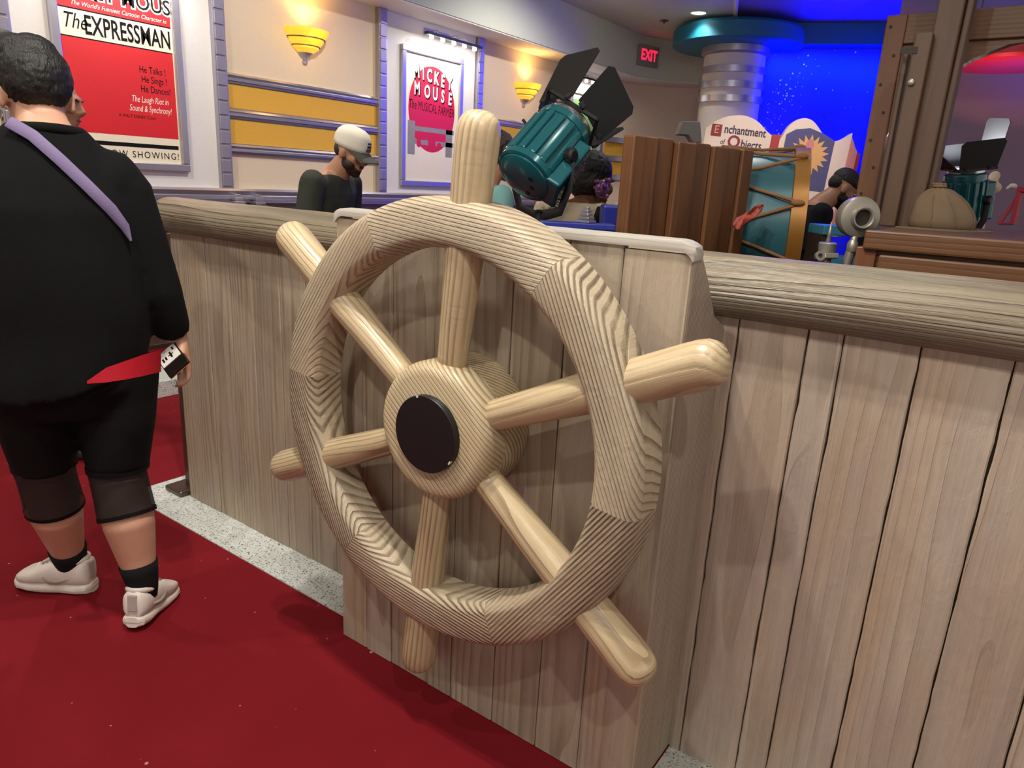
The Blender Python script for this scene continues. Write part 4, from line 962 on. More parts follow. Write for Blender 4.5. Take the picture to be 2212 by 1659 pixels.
tag(cob, 'cream knobbly ornament just right of the lit lamp', 'ornament')
# partition wall seen through the arch, with a round ceiling disc whose red light is put into its colour
M['mauve'] = plain('mauve_wall_paint', '#8c7f92', 0.7, var=0.05, vscale=2)
m0 = at(1895, 300, 6.3); m1 = at(2330, 300, 5.6)
md = (m1 - m0); md.z = 0; md.normalize(); mn = Vector((-md.y, md.x, 0))
wr_ = mesh('wall_right', prism([(m0.x, m0.y), (m0.x + md.x * 3.2, m0.y + md.y * 3.2), (m0.x + md.x * 3.2 + mn.x * .15, m0.y + md.y * 3.2 + mn.y * .15), (m0.x + mn.x * .15, m0.y + mn.y * .15)], 0, 3.0), M['mauve']); tag(wr_, 'mauve grey wall seen through the timber arch', kind='structure')
rd_c = at(2140, 128, 4.9)
M['red_glow'] = plain('red_light_tint', '#c0202e', 0.5)  # red of the light falling there, as a flat colour
rdd = mesh('red_lit_disc', lathe([(0.40, 0.0), (0.42, 0.02), (0.42, 0.08), (0.40, 0.09)], 48), M['red_glow'], None, T((rd_c.x + 0.1, rd_c.y + 0.3, rd_c.z)), smooth='auto'); tag(rdd, 'round ceiling disc behind the timber arch, its red light painted on', 'canopy')
lamp('SPOT', 'red_disc_lamp', (rd_c.x + 0.05, rd_c.y - 0.1, rd_c.z - 0.5), 14, (1, 0.25, 0.2), (rd_c.x + 0.1, rd_c.y + 0.3, rd_c.z), spot_size=R_(90), shadow_soft_size=0.05)
sl = at(2103, 104, 4.4)
dl = thing('accent_spotlight', 'tiny bright accent spotlight under the red lit disc', 'spotlight', sl)
mesh('rod', lathe([(0.004, 0.028), (0.004, CEIL + 0.03 - sl.z)], 8), M['dark_metal'], dl, T(sl))
mesh('can', lathe([(0.012, 0.03), (0.022, 0.028), (0.024, -0.012), (0.02, -0.014)], 16, cap=False), M['dark_metal'], dl, T(sl), smooth=True)
mesh('bulb', ball(sl, 0.015, 10, 6), M['lampglow'], dl, smooth=True)

# open story book
bk_c = at(1672, 340, 6.6); bx = Vector((CX.x, CX.y, 0)).normalized(); bxn = Vector((-bx.y, bx.x, 0)); bm_ = frame((bk_c.x, bk_c.y, bk_c.z), bx, (0, 0, 1), -bxn if bx.cross(Vector((0, 0, 1))).dot(-bxn) > 0 else bxn)
PXM = 6.6 / FPX
M['page'] = plain('book_page', '#e9d9c4', 0.6, var=0.08, vscale=4); M['page_pink'] = plain('book_page_edge', '#cf8a80', 0.6, var=0.1); M['cover_red'] = plain('book_cover_red', '#b03a3a', 0.5)
BK = thing('giant_storybook', 'giant open storybook with painted lettering and a sunburst page', 'book', (bk_c.x, bk_c.y, 0))
rot_ = -0.06
bm_ = bm_ @ Matrix.Rotation(rot_, 4, 'Z')
def page(pts_top, x0, x1, yb, th, name='page', mat=None, z0=0.0):
    if len(pts_top) > 4:                       # smooth the page curve
        q_ = [pts_top[0]] + list(pts_top) + [pts_top[-1]]; out_ = []
        for i in range(1, len(q_) - 2):
            for u in (0, 0.25, 0.5, 0.75):
                a, b, c, d = q_[i - 1:i + 3]; out_.append(0.5 * (2 * b + (c - a) * u + (2 * a - 5 * b + 4 * c - d) * u * u + (3 * b - a - 3 * c + d) * u ** 3))
        pts_top = out_ + [pts_top[-1]]
    n = len(pts_top); poly = [(x0 + (x1 - x0) * i / (n - 1), y) for i, y in enumerate(pts_top)]
    poly = [(x0, yb)] + poly + [(x1, yb)]
    return mesh(name, prism([(x * PXM, y * PXM) for x, y in poly], z0, z0 + th), mat or M['page'], BK, bm_)
# px offsets from (1672, 340), y up
page([42, 58, 68, 73, 75, 72, 64, 50, 40], -160, -12, -150, 0.05)
page([36, 62, 76, 83, 84, 80, 70, 58, 50, 46, 48, 56, 66], 0, 152, -150, 0.05)
page([44, 46], -18, 0, -150, 0.055, 'spine', M['cover_red'])
page([60, 50, 38, 30], 152, 172, -150, 0.04, 'page_edges', M['page_pink'])
page([28, 28], 170, 184, -150, 0.03, 'cover_edge', M['cover_red'], -0.03)
def bflat(name, vf, mat, z): flat(name, ([(x * PXM, y * PXM, q) for x, y, q in vf[0]], vf[1]), mat, BK, bm_, z)
def btext(s, x, y, size, mat, z=0.053, **kw):
    v, f = text_vf(s, size, **kw); bflat('lettering', ([(x + a, y + b, 0) for a, b, _ in v], f), mat, z)
M['ink_blue'] = plain('ink_blue', '#55557e', 0.6, var=0.15); M['ink_gold'] = plain('ink_gold', '#e0b070', 0.6, var=0.1); M['ink_red'] = plain('ink_red', '#8e2f3a', 0.6)
M['ink_dark'] = plain('ink_dark', '#3b3146', 0.6)
bflat('illuminated_initial', rectv(-148, -126, 28, 52), M['ink_red'], 0.052)
btext('E', -137, 41, 22, M['ink_gold'], 0.0525)
btext('nchantment', -76, 44, 24, M['ink_dark'], bold=0.4, wscale=0.78)
btext('of', -120, 18, 15, M['ink_dark'], wscale=0.8)
btext('O', -96, 20, 34, M['ink_red'], bold=0.8)
btext('bjects', -58, 18, 24, M['ink_dark'], bold=0.3, wscale=0.8)
for i in range(3): bflat('text_line', rectv(-140, -25, -8 - 14 * i, -4 - 14 * i), M['ink_blue'], 0.052)
bflat('picture_panel', ([(12, -60, 0), (118, -60, 0), (118, 46, 0), (90, 58, 0), (60, 66, 0), (30, 60, 0), (12, 48, 0)], [(0, 1, 2, 3, 4, 5, 6)]), M['ink_blue'], 0.052)
sb = []
for i in range(36):
    a = 2 * math.pi * i / 36; r_ = 44 if i % 2 else 30
    sb.append((68 + r_ * math.cos(a), 12 + r_ * math.sin(a) * 0.95, 0))
bflat('sunburst', (sb, [tuple(range(36))]), M['ink_gold'], 0.0535)
bflat('picture_oval', discv(66, 30, 9, 14, 16), M['page_pink'], 0.0545)
mesh('stand', boxv(-0.35, 0.35, -bk_c.z, -148 * PXM, -0.15, 0.05), M['darkbox'], BK, bm_ @ Matrix.Rotation(-rot_, 4, 'Z'))
lamp('SPOT', 'book_fill_lamp', tuple(bk_c - bxn * 1.6 + Vector((0.2, 0, 1.3))), 130, (1.0, 0.84, 0.80), tuple(bk_c), spot_size=R_(50), spot_blend=0.7, shadow_soft_size=0.05)  # unseen lamp added to brighten the pages

# teal counter, blue bins and ornament in front of the far rail
tcn = at(1200, 470, 5.5)
TC = thing('teal_counter', 'teal topped dark counter below the far chrome ledge', 'counter', (tcn.x, tcn.y, 0))
tcm = T((tcn.x, tcn.y, 0)) @ Matrix.Rotation(gang, 4, 'Z')
mesh('body', boxv(-0.55, 0.75, -0.2, 0.25, 0, tcn.z - 0.04), M['royal'], TC, tcm, bevel=0.008)
mesh('top', boxv(-0.57, 0.77, -0.22, 0.27, tcn.z - 0.04, tcn.z + 0.012), M['teal_top'], TC, tcm, bevel=0.008)
bbn = at(1326, 470, 2.98)
bbx = mesh('blue_bin', xf(boxv(-0.055, 0.07, -0.06, 0.06, 0.0, at(1318, 442, 2.98).z), Matrix.Rotation(gang, 4, 'Z')), M['royal'], None, T((bbn.x, bbn.y, 0)), bevel=0.01); tag(bbx, 'tall royal blue bin beside the slatted crate', 'bin')
shb = at(1275, 482, 2.55)
shelf = thing('blue_shelf', 'royal blue shelf just behind the wheel box', 'shelf', (shb.x, shb.y, 0))
shm = T((shb.x, shb.y, 0)) @ Matrix.Rotation(gang, 4, 'Z')
mesh('shelf_board', boxv(-0.18, 0.085, -0.05, 0.05, shb.z - 0.02, shb.z), M['royal'], shelf, shm, bevel=0.003)
for x in (-0.16, 0.06): mesh('support', boxv(x - 0.012, x + 0.012, -0.04, 0.04, 0, shb.z - 0.02), M['royal'], shelf, shm)
so_ = at(1266, 470, 2.55)
stepped(so_.y, so_.x, shb.z + 0.0005, 0.46, 'small stepped chrome ornament on the blue shelf behind the wheel box')
# teal shelf behind the drum
ts = at(1812, 497, 3.05)
TS = thing('teal_shelf', 'pale teal shelf in front of the man in black', 'shelf', (ts.x, ts.y, 0))
tsm = T((ts.x, ts.y, 0)) @ Matrix.Rotation(gang, 4, 'Z')
mesh('shelf_board', boxv(-0.10, 0.14, -0.08, 0.08, ts.z - 0.02, ts.z + 0.02), M['teal_top'], TS, tsm, bevel=0.004)
mesh('shelf_board', boxv(-0.10, 0.14, -0.08, 0.08, ts.z - 0.14, ts.z - 0.11), M['teal_top'], TS, tsm, bevel=0.004)
for x in (-0.09, 0.12): mesh('support', boxv(x - 0.012, x + 0.012, -0.07, 0.07, 0, ts.z - 0.02), M['darkbox'], TS, tsm)

# ================================================================== PEOPLE
def skinmat(name, c, rough=0.5):
    k = NT(name); tc = k.n('ShaderNodeTexCoord').outputs['Object']; n = k.noise(tc, 25, 3); cc = srgb(c)
    k.l(k.mix(n, tuple(x * 0.88 for x in cc[:3]) + (1,), cc), k.b.inputs['Base Color']); k.b.inputs['Roughness'].default_value = rough
    k.b.inputs['Subsurface Weight'].default_value = 0.08; k.b.inputs['Subsurface Radius'].default_value = (0.01, 0.004, 0.002)
    return k.m
def cloth(name, c, rough=0.85, var=0.12, scale=40):
    k = NT(name); tc = k.n('ShaderNodeTexCoord').outputs['Object']; n = k.noise(tc, 9, 3); n2 = k.noise(tc, 260, 2); cc = srgb(c)
    k.l(k.mix(n, tuple(x * (1 - var) for x in cc[:3]) + (1,), tuple(min(1, x * (1 + var)) for x in cc[:3]) + (1,)), k.b.inputs['Base Color'])
    k.b.inputs['Roughness'].default_value = rough; k.b.inputs['Specular IOR Level'].default_value = 0.2
    k.bump(k.math('ADD', n, k.math('MULTIPLY', n2, 0.3)), 0.4, 0.006); return k.m
def hairmat(name, c):
    k = NT(name); tc = k.n('ShaderNodeTexCoord').outputs['Object']
    mp = k.n('ShaderNodeMapping'); k.l(tc, mp.inputs[0]); mp.inputs['Scale'].default_value = (1, 1, 0.25)
    n = k.noise(mp.outputs[0], 160, 3, 0.6); cc = srgb(c)
    k.l(k.mix(n, tuple(x * 0.6 for x in cc[:3]) + (1,), tuple(min(1, x * 1.5) for x in cc[:3]) + (1,)), k.b.inputs['Base Color'])
    k.b.inputs['Roughness'].default_value = 0.55; k.bump(n, 0.7, 0.006); return k.m
SK_A = skinmat('skin_light', '#c09878'); SK_B = skinmat('skin_tan', '#ac7d62'); SK_C = skinmat('skin_brown', '#6f4630'); SK_D = skinmat('skin_rosy', '#c9957c')
HR_B = hairmat('hair_black', '#0b0a09'); HR_D = hairmat('hair_dark_brown', '#2a1a12')
M['eye_w'] = plain('eye_white', '#cfc8bf', 0.3); M['eye_d'] = plain('eye_dark', '#1a120e', 0.25); M['lip'] = skinmat('lip', '#7a4238')
M['silver'] = plain('earring_silver', '#d8d8da', 0.15, 1.0)

def head_parts(m, fem=False, nose=1.0):
    """skin volumes of a head; m places the head (x right, y face, z up), head height about 0.23"""
    P = [ball((0, -0.012, 0.032), (0.074, 0.092, 0.088), 20, 14), ball((0, 0.018, -0.02), (0.064, 0.068, 0.072), 18, 12),
         ball((0, 0.036, -0.066), (0.043 if fem else 0.048, 0.044, 0.042), 16, 10), ball((0, 0.062, -0.094), (0.022, 0.018, 0.016), 12, 8),
         ball((0, 0.078, 0.030), (0.052, 0.018, 0.014), 12, 8),
         sweep([(0, 0.080, 0.028), (0, 0.092, 0.004), (0, 0.104 + 0.004 * nose, -0.020), (0, 0.092, -0.031)], [0.010, 0.011, 0.0135, 0.010], 10),
         ball((0.013, 0.090, -0.025), 0.009, 8, 6), ball((-0.013, 0.090, -0.025), 0.009, 8, 6),
         ball((0, 0.080, -0.052), (0.022, 0.012, 0.007), 12, 6), ball((0, 0.078, -0.064), (0.020, 0.012, 0.008), 12, 6),
         ball((0.040, 0.058, -0.012), (0.022, 0.02, 0.022), 10, 8), ball((-0.040, 0.058, -0.012), (0.022, 0.02, 0.022), 10, 8)]
    for s in (1, -1):
        P.append(ball((0.077 * s, -0.008, -0.006), (0.010, 0.020, 0.033), 12, 8))
    return [xf(p, m) for p in P]
def hand_parts(m, curl=0.5, side=1):
    """m: wrist frame, y along the hand, z = back of the hand, x = thumb side * side"""
    P = [loft([[(x * w, y, z * t) for x, z in [(math.cos(a), math.sin(a)) for a in [2 * math.pi * q / 14 for q in range(14)]]] for y, w, t in ((-0.03, 0.026, 0.021), (0.0, 0.028, 0.018), (0.035, 0.040, 0.016), (0.070, 0.043, 0.015), (0.088, 0.040, 0.012))])]
    for i, (x, ln_) in enumerate(((0.030, 0.072), (0.010, 0.082), (-0.011, 0.076), (-0.031, 0.058))):
        x *= side; pts = [Vector((x * 0.85, 0.055, 0.0))]; a = 0.15; p = Vector((x, 0.086, 0.0))
        for s, q in ((0.42, 0.9), (0.32, 1.0), (0.26, 0.7)):
            pts.append(p.copy()); p = p + Vector((0, math.cos(a), -math.sin(a))) * (ln_ * s); a += curl * q
        pts.append(p); P.append(sweep(pts, [0.010, 0.0098, 0.0092, 0.0085, 0.0065], 10))
    P.append(sweep([(0.018 * side, 0.012, -0.004), (0.040 * side, 0.036, -0.010), (0.052 * side, 0.060, -0.018 - 0.012 * curl), (0.050 * side, 0.082, -0.026 - 0.022 * curl)], [0.015, 0.013, 0.0105, 0.008], 10))
    return [xf(p, m) for p in P]
def limb_frame(p, d, back):
    d = Vector(d).normalized(); back = Vector(back); z = (back - d * back.dot(d)).normalized(); x = d.cross(z)
    return frame(p, x, d, z)
def eyes_at(par, hm, MWp, shut=False):
    for s in (1, -1):
        e = mesh('eye', ball((0.030 * s, 0.0765, 0.010), (0.0115, 0.0085, 0.0062), 12, 8), M['eye_w'], par, MWp @ hm, smooth=True)
        mesh('iris', ball((0.030 * s, 0.0835, 0.0095), (0.005, 0.0038, 0.005), 10, 6), M['eye_d'], e, MWp @ hm, smooth=True)
        mesh('brow', sweep([(0.014 * s, 0.094, 0.024), (0.030 * s, 0.092, 0.030), (0.048 * s, 0.080, 0.026)], [0.003, 0.0042, 0.002], 6), HR_D, par, MWp @ hm, smooth=True)
    mesh('lips', merge(ball((0, 0.0865, -0.0525), (0.021, 0.0075, 0.005), 12, 6)), M['lip'], par, MWp @ hm, smooth=True)
def person(label, loc, face, H=1.72, head=(0, 0, 0), lean=0.12, skin=SK_A, shirt='#333', sleeve=0.55, trousers='#2a2d38', fem=False, hair='short', hmat=None, beard=False,
           armL=None, armR=None, tank=False, head_at=None, hs=1.0, nk=0.0):
    """standing figure; face = direction looked at (x, y); head = (pitch down, yaw, roll); arms = (elbow, wrist) in figure space x right, y forward, z up"""
    fy = Vector((face[0], face[1], 0)).normalized(); fx = Vector((fy.y, -fy.x, 0)); S = H / 1.72
    if head_at is not None:                        # the figure's height and footing follow from where its head is
        S = head_at.z / ((1.58 if fem else 1.56) + nk); off = (lean * 0.63 + 0.05) * S; loc = (head_at.x - fy.x * off, head_at.y - fy.y * off, 0.0)
    base = frame(loc, fx * S, fy * S, (0, 0, S))
    P = thing('person', label, 'person', mw=frame(loc, fx, fy, (0, 0, 1)))
    L = lambda z: lean * max(0, z - 0.92)          # forward lean above the hips
    sh = 0.165 if fem else 0.205
    shz = 1.40
    neck0 = Vector((0, L(1.45) + 0.0, 1.43)); hp = Vector((0, L(1.55) + 0.035, (1.495 if fem else 1.475) + nk))
    hm = T(hp) @ Euler((-R_(head[0]), R_(head[2]), R_(head[1]))).to_matrix().to_4x4() @ T((0, 0.015, 0.085)) @ Matrix.Scale(hs, 4)
    vols = head_parts(hm, fem)
    vols.append(sweep([neck0 + Vector((0, -0.012, -0.03)), neck0.lerp(hp, 0.5) + Vector((0, -0.004, 0)), hm @ Vector((0, -0.01, -0.03))], [0.074, 0.056 if fem else 0.066, 0.056], 16))
    tw = 0.135 if fem else 0.165
    tor = lambda g, zs: loft([[((w + g) * math.cos(a), L(z) + oy + (d + g) * math.sin(a), z) for a in [2 * math.pi * q / 28 for q in range(28)]] for z, w, d, oy in zs])
    zsec = [(0.86, tw + 0.02, 0.115, 0.0), (0.95, tw + 0.03, 0.122, -0.005), (1.08, tw - 0.005, 0.105, 0.005), (1.22, tw + 0.015, 0.118, 0.008), (1.33, sh - 0.005, 0.118, 0.0), (1.395, sh - 0.02, 0.092, -0.008), (1.425, sh * 0.62, 0.07, -0.01), (1.445, 0.07, 0.055, -0.01)]
    vols.append(tor(0.0, zsec))
    arms = []
    for s, arm in ((1, armR), (-1, armL)):
        e, w_ = arm if arm else ((0.23, -0.01, 1.13), (0.235, 0.06, 0.90))
        p0 = Vector((s * sh, L(shz), shz - 0.015)); p1 = Vector((s * e[0], e[1] + L(e[2]), e[2])); p2 = Vector((s * w_[0], w_[1] + L(w_[2]), w_[2]))
        arms.append((p0, p1, p2, s))
        r0, r1, r2, r3 = (0.046, 0.040, 0.037, 0.026) if fem else (0.054, 0.047, 0.043, 0.030)
        vols.append(sweep([p0, p0.lerp(p1, 0.5), p1, p1.lerp(p2, 0.4), p2], [r0, r1, r1 * 0.9, r2, r3], 14)); vols.append(ball(p0, r0 * 1.05, 12, 8))
        vols += hand_parts(limb_frame(p2, p2 - p1, (s, 0.2, 0.1)), 0.45, s if True else 1)
    for s in (1, -1):
        vols.append(sweep([(s * 0.09, 0, 0.92), (s * 0.098, 0.005, 0.70), (s * 0.095, 0.012, 0.49), (s * 0.092, -0.012, 0.34), (s * 0.09, -0.01, 0.10)], [0.088, 0.078, 0.056, 0.054, 0.036], 16))
        vols.append(sweep([(s * 0.09, -0.05, 0.045), (s * 0.093, 0.04, 0.045), (s * 0.10, 0.15, 0.035)], [0.036, 0.038, 0.026], 12))
    body = fused('body', vols, skin, P, base, voxel=0.0075, smooth=5)
    eyes_at(body, hm, base)
    # shirt
    sm = cloth('shirt_cloth', shirt)
    top = [(z, w, d, o) for z, w, d, o in zsec]
    sv = [tor(0.012, [(0.84, tw + 0.035, 0.13, 0)] + top[:6] + ([(1.428, sh * 0.66, 0.07, -0.012)] if not tank else [(1.38, 0.11, 0.085, -0.01)]))]
    for p0, p1, p2, s in arms:
        if tank:
            sv.append(sweep([Vector((s * 0.085, L(1.36) + 0.09, 1.36)), Vector((s * 0.10, L(1.44), 1.437)), Vector((s * 0.085, L(1.36) - 0.095, 1.36))], 0.022, 8)); continue
        q = p0.lerp(p1, min(1, sleeve * 1.7)) if sleeve <= 0.6 else p1
        r_ = 0.062 if fem else 0.07
        pts = [p0, p0.lerp(q, 0.5), q]; rs_ = [r_, r_ * 0.98, r_ * 0.95]
        if sleeve > 0.6: pts += [p1.lerp(p2, 0.5), p2]; rs_ = [r_, r_ * 0.95, r_ * 0.86, r_ * 0.75, r_ * 0.62]
        sv.append(sweep(pts, rs_, 14)); sv.append(ball(p0, r_ * 1.02, 12, 8))
    fused('shirt', sv, sm, P, base, voxel=0.010, smooth=14, disp=lambda c: 0.007 * mnoise.noise(c * 7) + 0.004 * mnoise.noise(c * 17))
    tm = cloth('trouser_cloth', trousers)
    tv = [tor(0.010, [(0.80, tw + 0.02, 0.115, 0), (0.88, tw + 0.03, 0.12, 0), (0.98, tw + 0.02, 0.115, 0)])]
    for s in (1, -1): tv.append(sweep([(s * 0.09, 0, 0.92), (s * 0.098, 0.005, 0.70), (s * 0.095, 0.01, 0.49), (s * 0.092, -0.01, 0.30), (s * 0.09, -0.005, 0.10)], [0.102, 0.092, 0.074, 0.068, 0.06], 16))
    fused('trousers', tv, tm, P, base, voxel=0.014, smooth=4)
    for s in (1, -1):
        mesh('shoe', loft([[(s * 0.093 + w * math.cos(a), y, max(0.0, 0.035 * hh + 0.045 * hh * math.sin(a))) for a in [2 * math.pi * q / 14 for q in range(14)]] for y, w, hh in ((-0.085, 0.03, 0.9), (-0.07, 0.042, 1.1), (0.0, 0.046, 1.2), (0.10, 0.05, 0.95), (0.165, 0.042, 0.75), (0.185, 0.02, 0.6))]), plain('shoe_leather', '#26262a', 0.5), P, base, smooth=True)
    # hair
    hmx = hmat or HR_D
    if hair == 'short':
        fused('hair', [xf(p, hm) for p in (ball((0, -0.020, 0.048), (0.080, 0.094, 0.086), 20, 12), ball((0, -0.050, 0.0), (0.075, 0.062, 0.075), 18, 12))], hmx, P, base, voxel=0.006, smooth=3, disp=lambda c: 0.004 * mnoise.noise(c * 60))
    elif hair == 'fade':
        fused('hair', [xf(p, hm) for p in (ball((0, -0.012, 0.052), (0.0765, 0.094, 0.076), 20, 12), ball((0, -0.05, 0.012), (0.068, 0.055, 0.055), 18, 12))], hmx, P, base, voxel=0.006, smooth=3, disp=lambda c: 0.002 * mnoise.noise(c * 80))
    elif hair == 'cropped':
        fused('hair', [xf(ball((0, -0.047, 0.006), (0.068, 0.055, 0.058), 18, 12), hm)], hmx, P, base, voxel=0.006, smooth=3)
    elif hair == 'bun':
        fused('hair', [xf(p, hm) for p in (ball((0, -0.022, 0.044), (0.081, 0.095, 0.088), 20, 12), ball((0, -0.055, -0.005), (0.072, 0.058, 0.065), 18, 12), ball((0, -0.085, 0.115), (0.05, 0.05, 0.045), 14, 10))], hmx, P, base, voxel=0.006, smooth=3, disp=lambda c: 0.005 * mnoise.noise(c * 50))
    if beard:
        fused('beard', [xf(p, hm) for p in (ball((0, 0.036, -0.072), (0.050, 0.049, 0.040), 16, 10), ball((0, 0.060, -0.095), (0.030, 0.024, 0.020), 12, 8),
                                            *[ball((0.040 * q, 0.024, -0.050), (0.029, 0.044, 0.034), 14, 10) for q in (1, -1)], *[ball((0.060 * q, 0.006, -0.020), (0.011, 0.016, 0.034), 10, 8) for q in (1, -1)],
                                            ball((0, 0.086, -0.044), (0.026, 0.009, 0.006), 12, 6))], hmx, P, base, voxel=0.0045, smooth=5, disp=lambda c: 0.0015 * mnoise.noise(c * 90))
    return P, base, hm, arms
FH = Vector((CZ.x, CZ.y, 0)).normalized(); RH = Vector((CX.x, CX.y, 0)).normalized()
def dirv(r, f): v = RH * r + FH * f; return (v.x, v.y)
# man in the white cap
P1_, b_, hm, arms = person('man in a dark olive tee and white cap leaning beside the far ledge', (0, 0, 0), dirv(0.96, -0.28), head=(20, -6, 0), lean=0.30, skin=SK_B, shirt='#33352f', sleeve=0.5, hair='cropped', hmat=HR_D, beard=True, trousers='#30333c',
    armR=((0.25, 0.06, 1.14), (0.20, 0.30, 1.05)), armL=((0.25, 0.05, 1.14), (0.22, 0.28, 1.04)), head_at=at(750, 326, 3.65))
M['cap_w'] = cloth('cap_cream', '#d9d2c4'); M['cap_b'] = cloth('cap_brim', '#4c4a44'); M['emb'] = plain('cap_emblem', '#2c2a3a', 0.7)
CP = thing('baseball_cap', 'cream baseball cap with a dark brim and small dark emblem on the man', 'cap', mw=b_ @ hm)
cm = b_ @ hm
dome = [(0.0855, 0.0), (0.0875, 0.02), (0.086, 0.045), (0.079, 0.066), (0.065, 0.083), (0.044, 0.094), (0.020, 0.099), (0.004, 0.100)]
mesh('crown', loft([[(r * math.cos(a), -0.010 + r * 1.24 * math.sin(a), 0.026 + z * 1.14) for a in [2 * math.pi * q / 36 for q in range(36)]] for r, z in dome]), M['cap_w'], CP, cm, smooth=True)
br = []
for i in range(13):
    a = R_(20 + 140 * i / 12); br.append((0.083 * math.cos(a), -0.010 + 0.085 * 1.24 * math.sin(a), 0.032, 0.080 * math.cos(a) * 1.0, 0.085 + 0.085 * math.sin(a)))
V = []; 
for x, y, z, x2, y2 in br:
    V.append([(x, y, z), (x2, y2 + 0.0, z - 0.022 - 0.25 * (x2 ** 2) / 0.08), (x2, y2, z - 0.026 - 0.25 * (x2 ** 2) / 0.08), (x, y, z - 0.006)])
mesh('brim', loft(V), M['cap_b'], CP, cm, smooth='auto')
for i, (w_, h_, z_) in enumerate(((0.014, 0.010, 0.082), (0.018, 0.012, 0.066), (0.022, 0.006, 0.052), (0.024, 0.006, 0.043))):
    for s_ in (0,):
        aa = R_(80); rr = 0.0875 - max(0, z_ - 0.058) * 0.22
        mesh('emblem', boxv(-w_, w_, -0.0015, 0.0015, -h_ / 2, h_ / 2), M['emb'], CP, cm @ T((rr * 0.0, -0.010 + rr * 1.24 + 0.0012, z_ + 0.004)) @ Matrix.Rotation(R_(14), 4, 'X'), bevel=0.001, seg=1)
mesh('top_button', ball((0, -0.010, 0.141), 0.006, 8, 6), M['cap_w'], CP, cm, smooth=True)
# woman in teal
person('woman in a teal tee with dark hair in a bun behind the stage lamp', (0, 0, 0), dirv(0.75, 0.5), head=(10, 0, 0), lean=0.12, skin=SK_B, shirt='#6f9c9a', sleeve=0.55, fem=True, hair='bun', hmat=HR_D, trousers='#3a4250',
    head_at=at(1074, 338, 3.35))
# woman in the black tank top
person('woman in a black tank top standing behind the boy', (0, 0, 0), dirv(0.5, 0.85), head=(0, -25, 0), lean=0.05, skin=SK_D, shirt='#1b191c', fem=True, hair='bun', hmat=HR_D, trousers='#22242c', tank=True, head_at=at(1256, 368, 4.1))
# boy in the cream tee
pb, b_, hm, arms = person('boy in a cream tee with a black strap over one shoulder', (0, 0, 0), dirv(0.45, 0.9), head=(8, -20, 0), lean=0.08, skin=SK_C, shirt='#cbbca2', sleeve=0.5, hair='short', hmat=HR_B, trousers='#2c2f3a', hs=1.22, nk=-0.035, head_at=at(1276, 396, 3.25),
    armR=((0.23, 0.10, 1.18), (0.18, 0.20, 1.36)))
M['strap_b'] = cloth('strap_black', '#1a1a1e'); M['purple'] = plain('purple_foil', '#7d4a78', 0.3, 0.3, var=0.5, vscale=60)
mesh('shoulder_strap', sweep([(0.10, -0.150, 0.98), (0.115, -0.150, 1.15), (0.125, -0.135, 1.32), (0.125, -0.06, 1.415), (0.12, 0.04, 1.40), (0.11, 0.14, 1.25)], [(0.004, 0.020)] * 6, 8, up=(0, 1, 0)), M['strap_b'], pb, b_, smooth='auto')
pw = at(1299, 408, 3.12)
pt_ = thing('purple_toy', 'crinkled purple toy carried at the boy shoulder', 'toy', pw)
mesh('puff', [ (xf(ball((0, 0, 0), (0.030, 0.030, 0.040), 18, 12), T(pw)))][0], M['purple'], pt_, smooth=True)
for i in range(9):
    a = i * 2.4; p_ = pw + Vector((0.026 * math.cos(a), 0.026 * math.sin(a), -0.03 + 0.0085 * i))
    mesh('frill', ball(p_, (0.014, 0.014, 0.010), 8, 6), M['purple'], pt_, smooth=True)
# man in black at the right
person('bearded man in black bending over behind the teal drum', (0, 0, 0), dirv(0.97, -0.12), head=(32, 0, 0), lean=0.45, skin=SK_B, shirt='#14151c', sleeve=0.5, hair='fade', hmat=HR_B, beard=True, trousers='#20222a', head_at=at(1806, 400, 4.15),
    armR=((0.25, 0.10, 1.10), (0.16, 0.32, 1.02)), armL=((0.25, 0.10, 1.10), (0.16, 0.32, 1.02)))
# woman behind the foreground woman
person('woman in pale blue trousers half hidden behind the woman in black', (0, 0, 0), dirv(0.98, 0.1), head=(4, 0, 0), lean=0.03, skin=SK_B, shirt='#3a3038', sleeve=0.9, fem=True, hair='bun', hmat=HR_B, trousers='#86aeb8', head_at=at(120, 226, 3.0))

# ---- the woman in black, seen from behind
WL = Vector((-2.12, 0.86, 0)); wr_x = Vector((0.376, 0.927, 0)); wr_y = Vector((-0.927, 0.376, 0))
WM = frame(WL, wr_x, wr_y, (0, 0, 1)); WI = WM.inverted()
loc_ = lambda v: WI @ Vector(v)
WMN = thing('person', 'woman in a loose black sweater and cropped leggings walking away with phone in hand', 'person', mw=WM)
hl, tl = loc_(on(203, 1275, 'z', 0.0)), loc_(on(48, 1262, 'z', 0.0))        # left shoe heel and toe
hr, tr_ = loc_(on(288, 1366, 'z', 0.0)), loc_(on(352, 1292, 'z', 0.0))
def unit(v): v = Vector((v.x, v.y, 0)); return v.normalized()
dl_, dr_ = unit(tl - hl), unit(tr_ - hr)
aL = hl + dl_ * 0.065 + Vector((0, 0, 0.10)); aR = hr + dr_ * 0.075 + Vector((0, 0, 0.125))
kL = loc_(at(112, 1030, 2.42)); kR = loc_(at(252, 1020, 2.20))
kL = Vector((kL.x, 0.06, 0.46)); kR = Vector((kR.x, -0.04, 0.455))
HDm = T((-0.010, 0.03, 1.418)) @ Euler((R_(-6), 0, R_(12))).to_matrix().to_4x4() @ T((0, 0.0, 0.078))
wv_ = [*head_parts(HDm, True)]
wv_.append(sweep([(0, -0.02, 1.39), (-0.004, 0.0, 1.43), HDm @ Vector((0, -0.012, -0.03))], [0.078, 0.060, 0.056], 16))
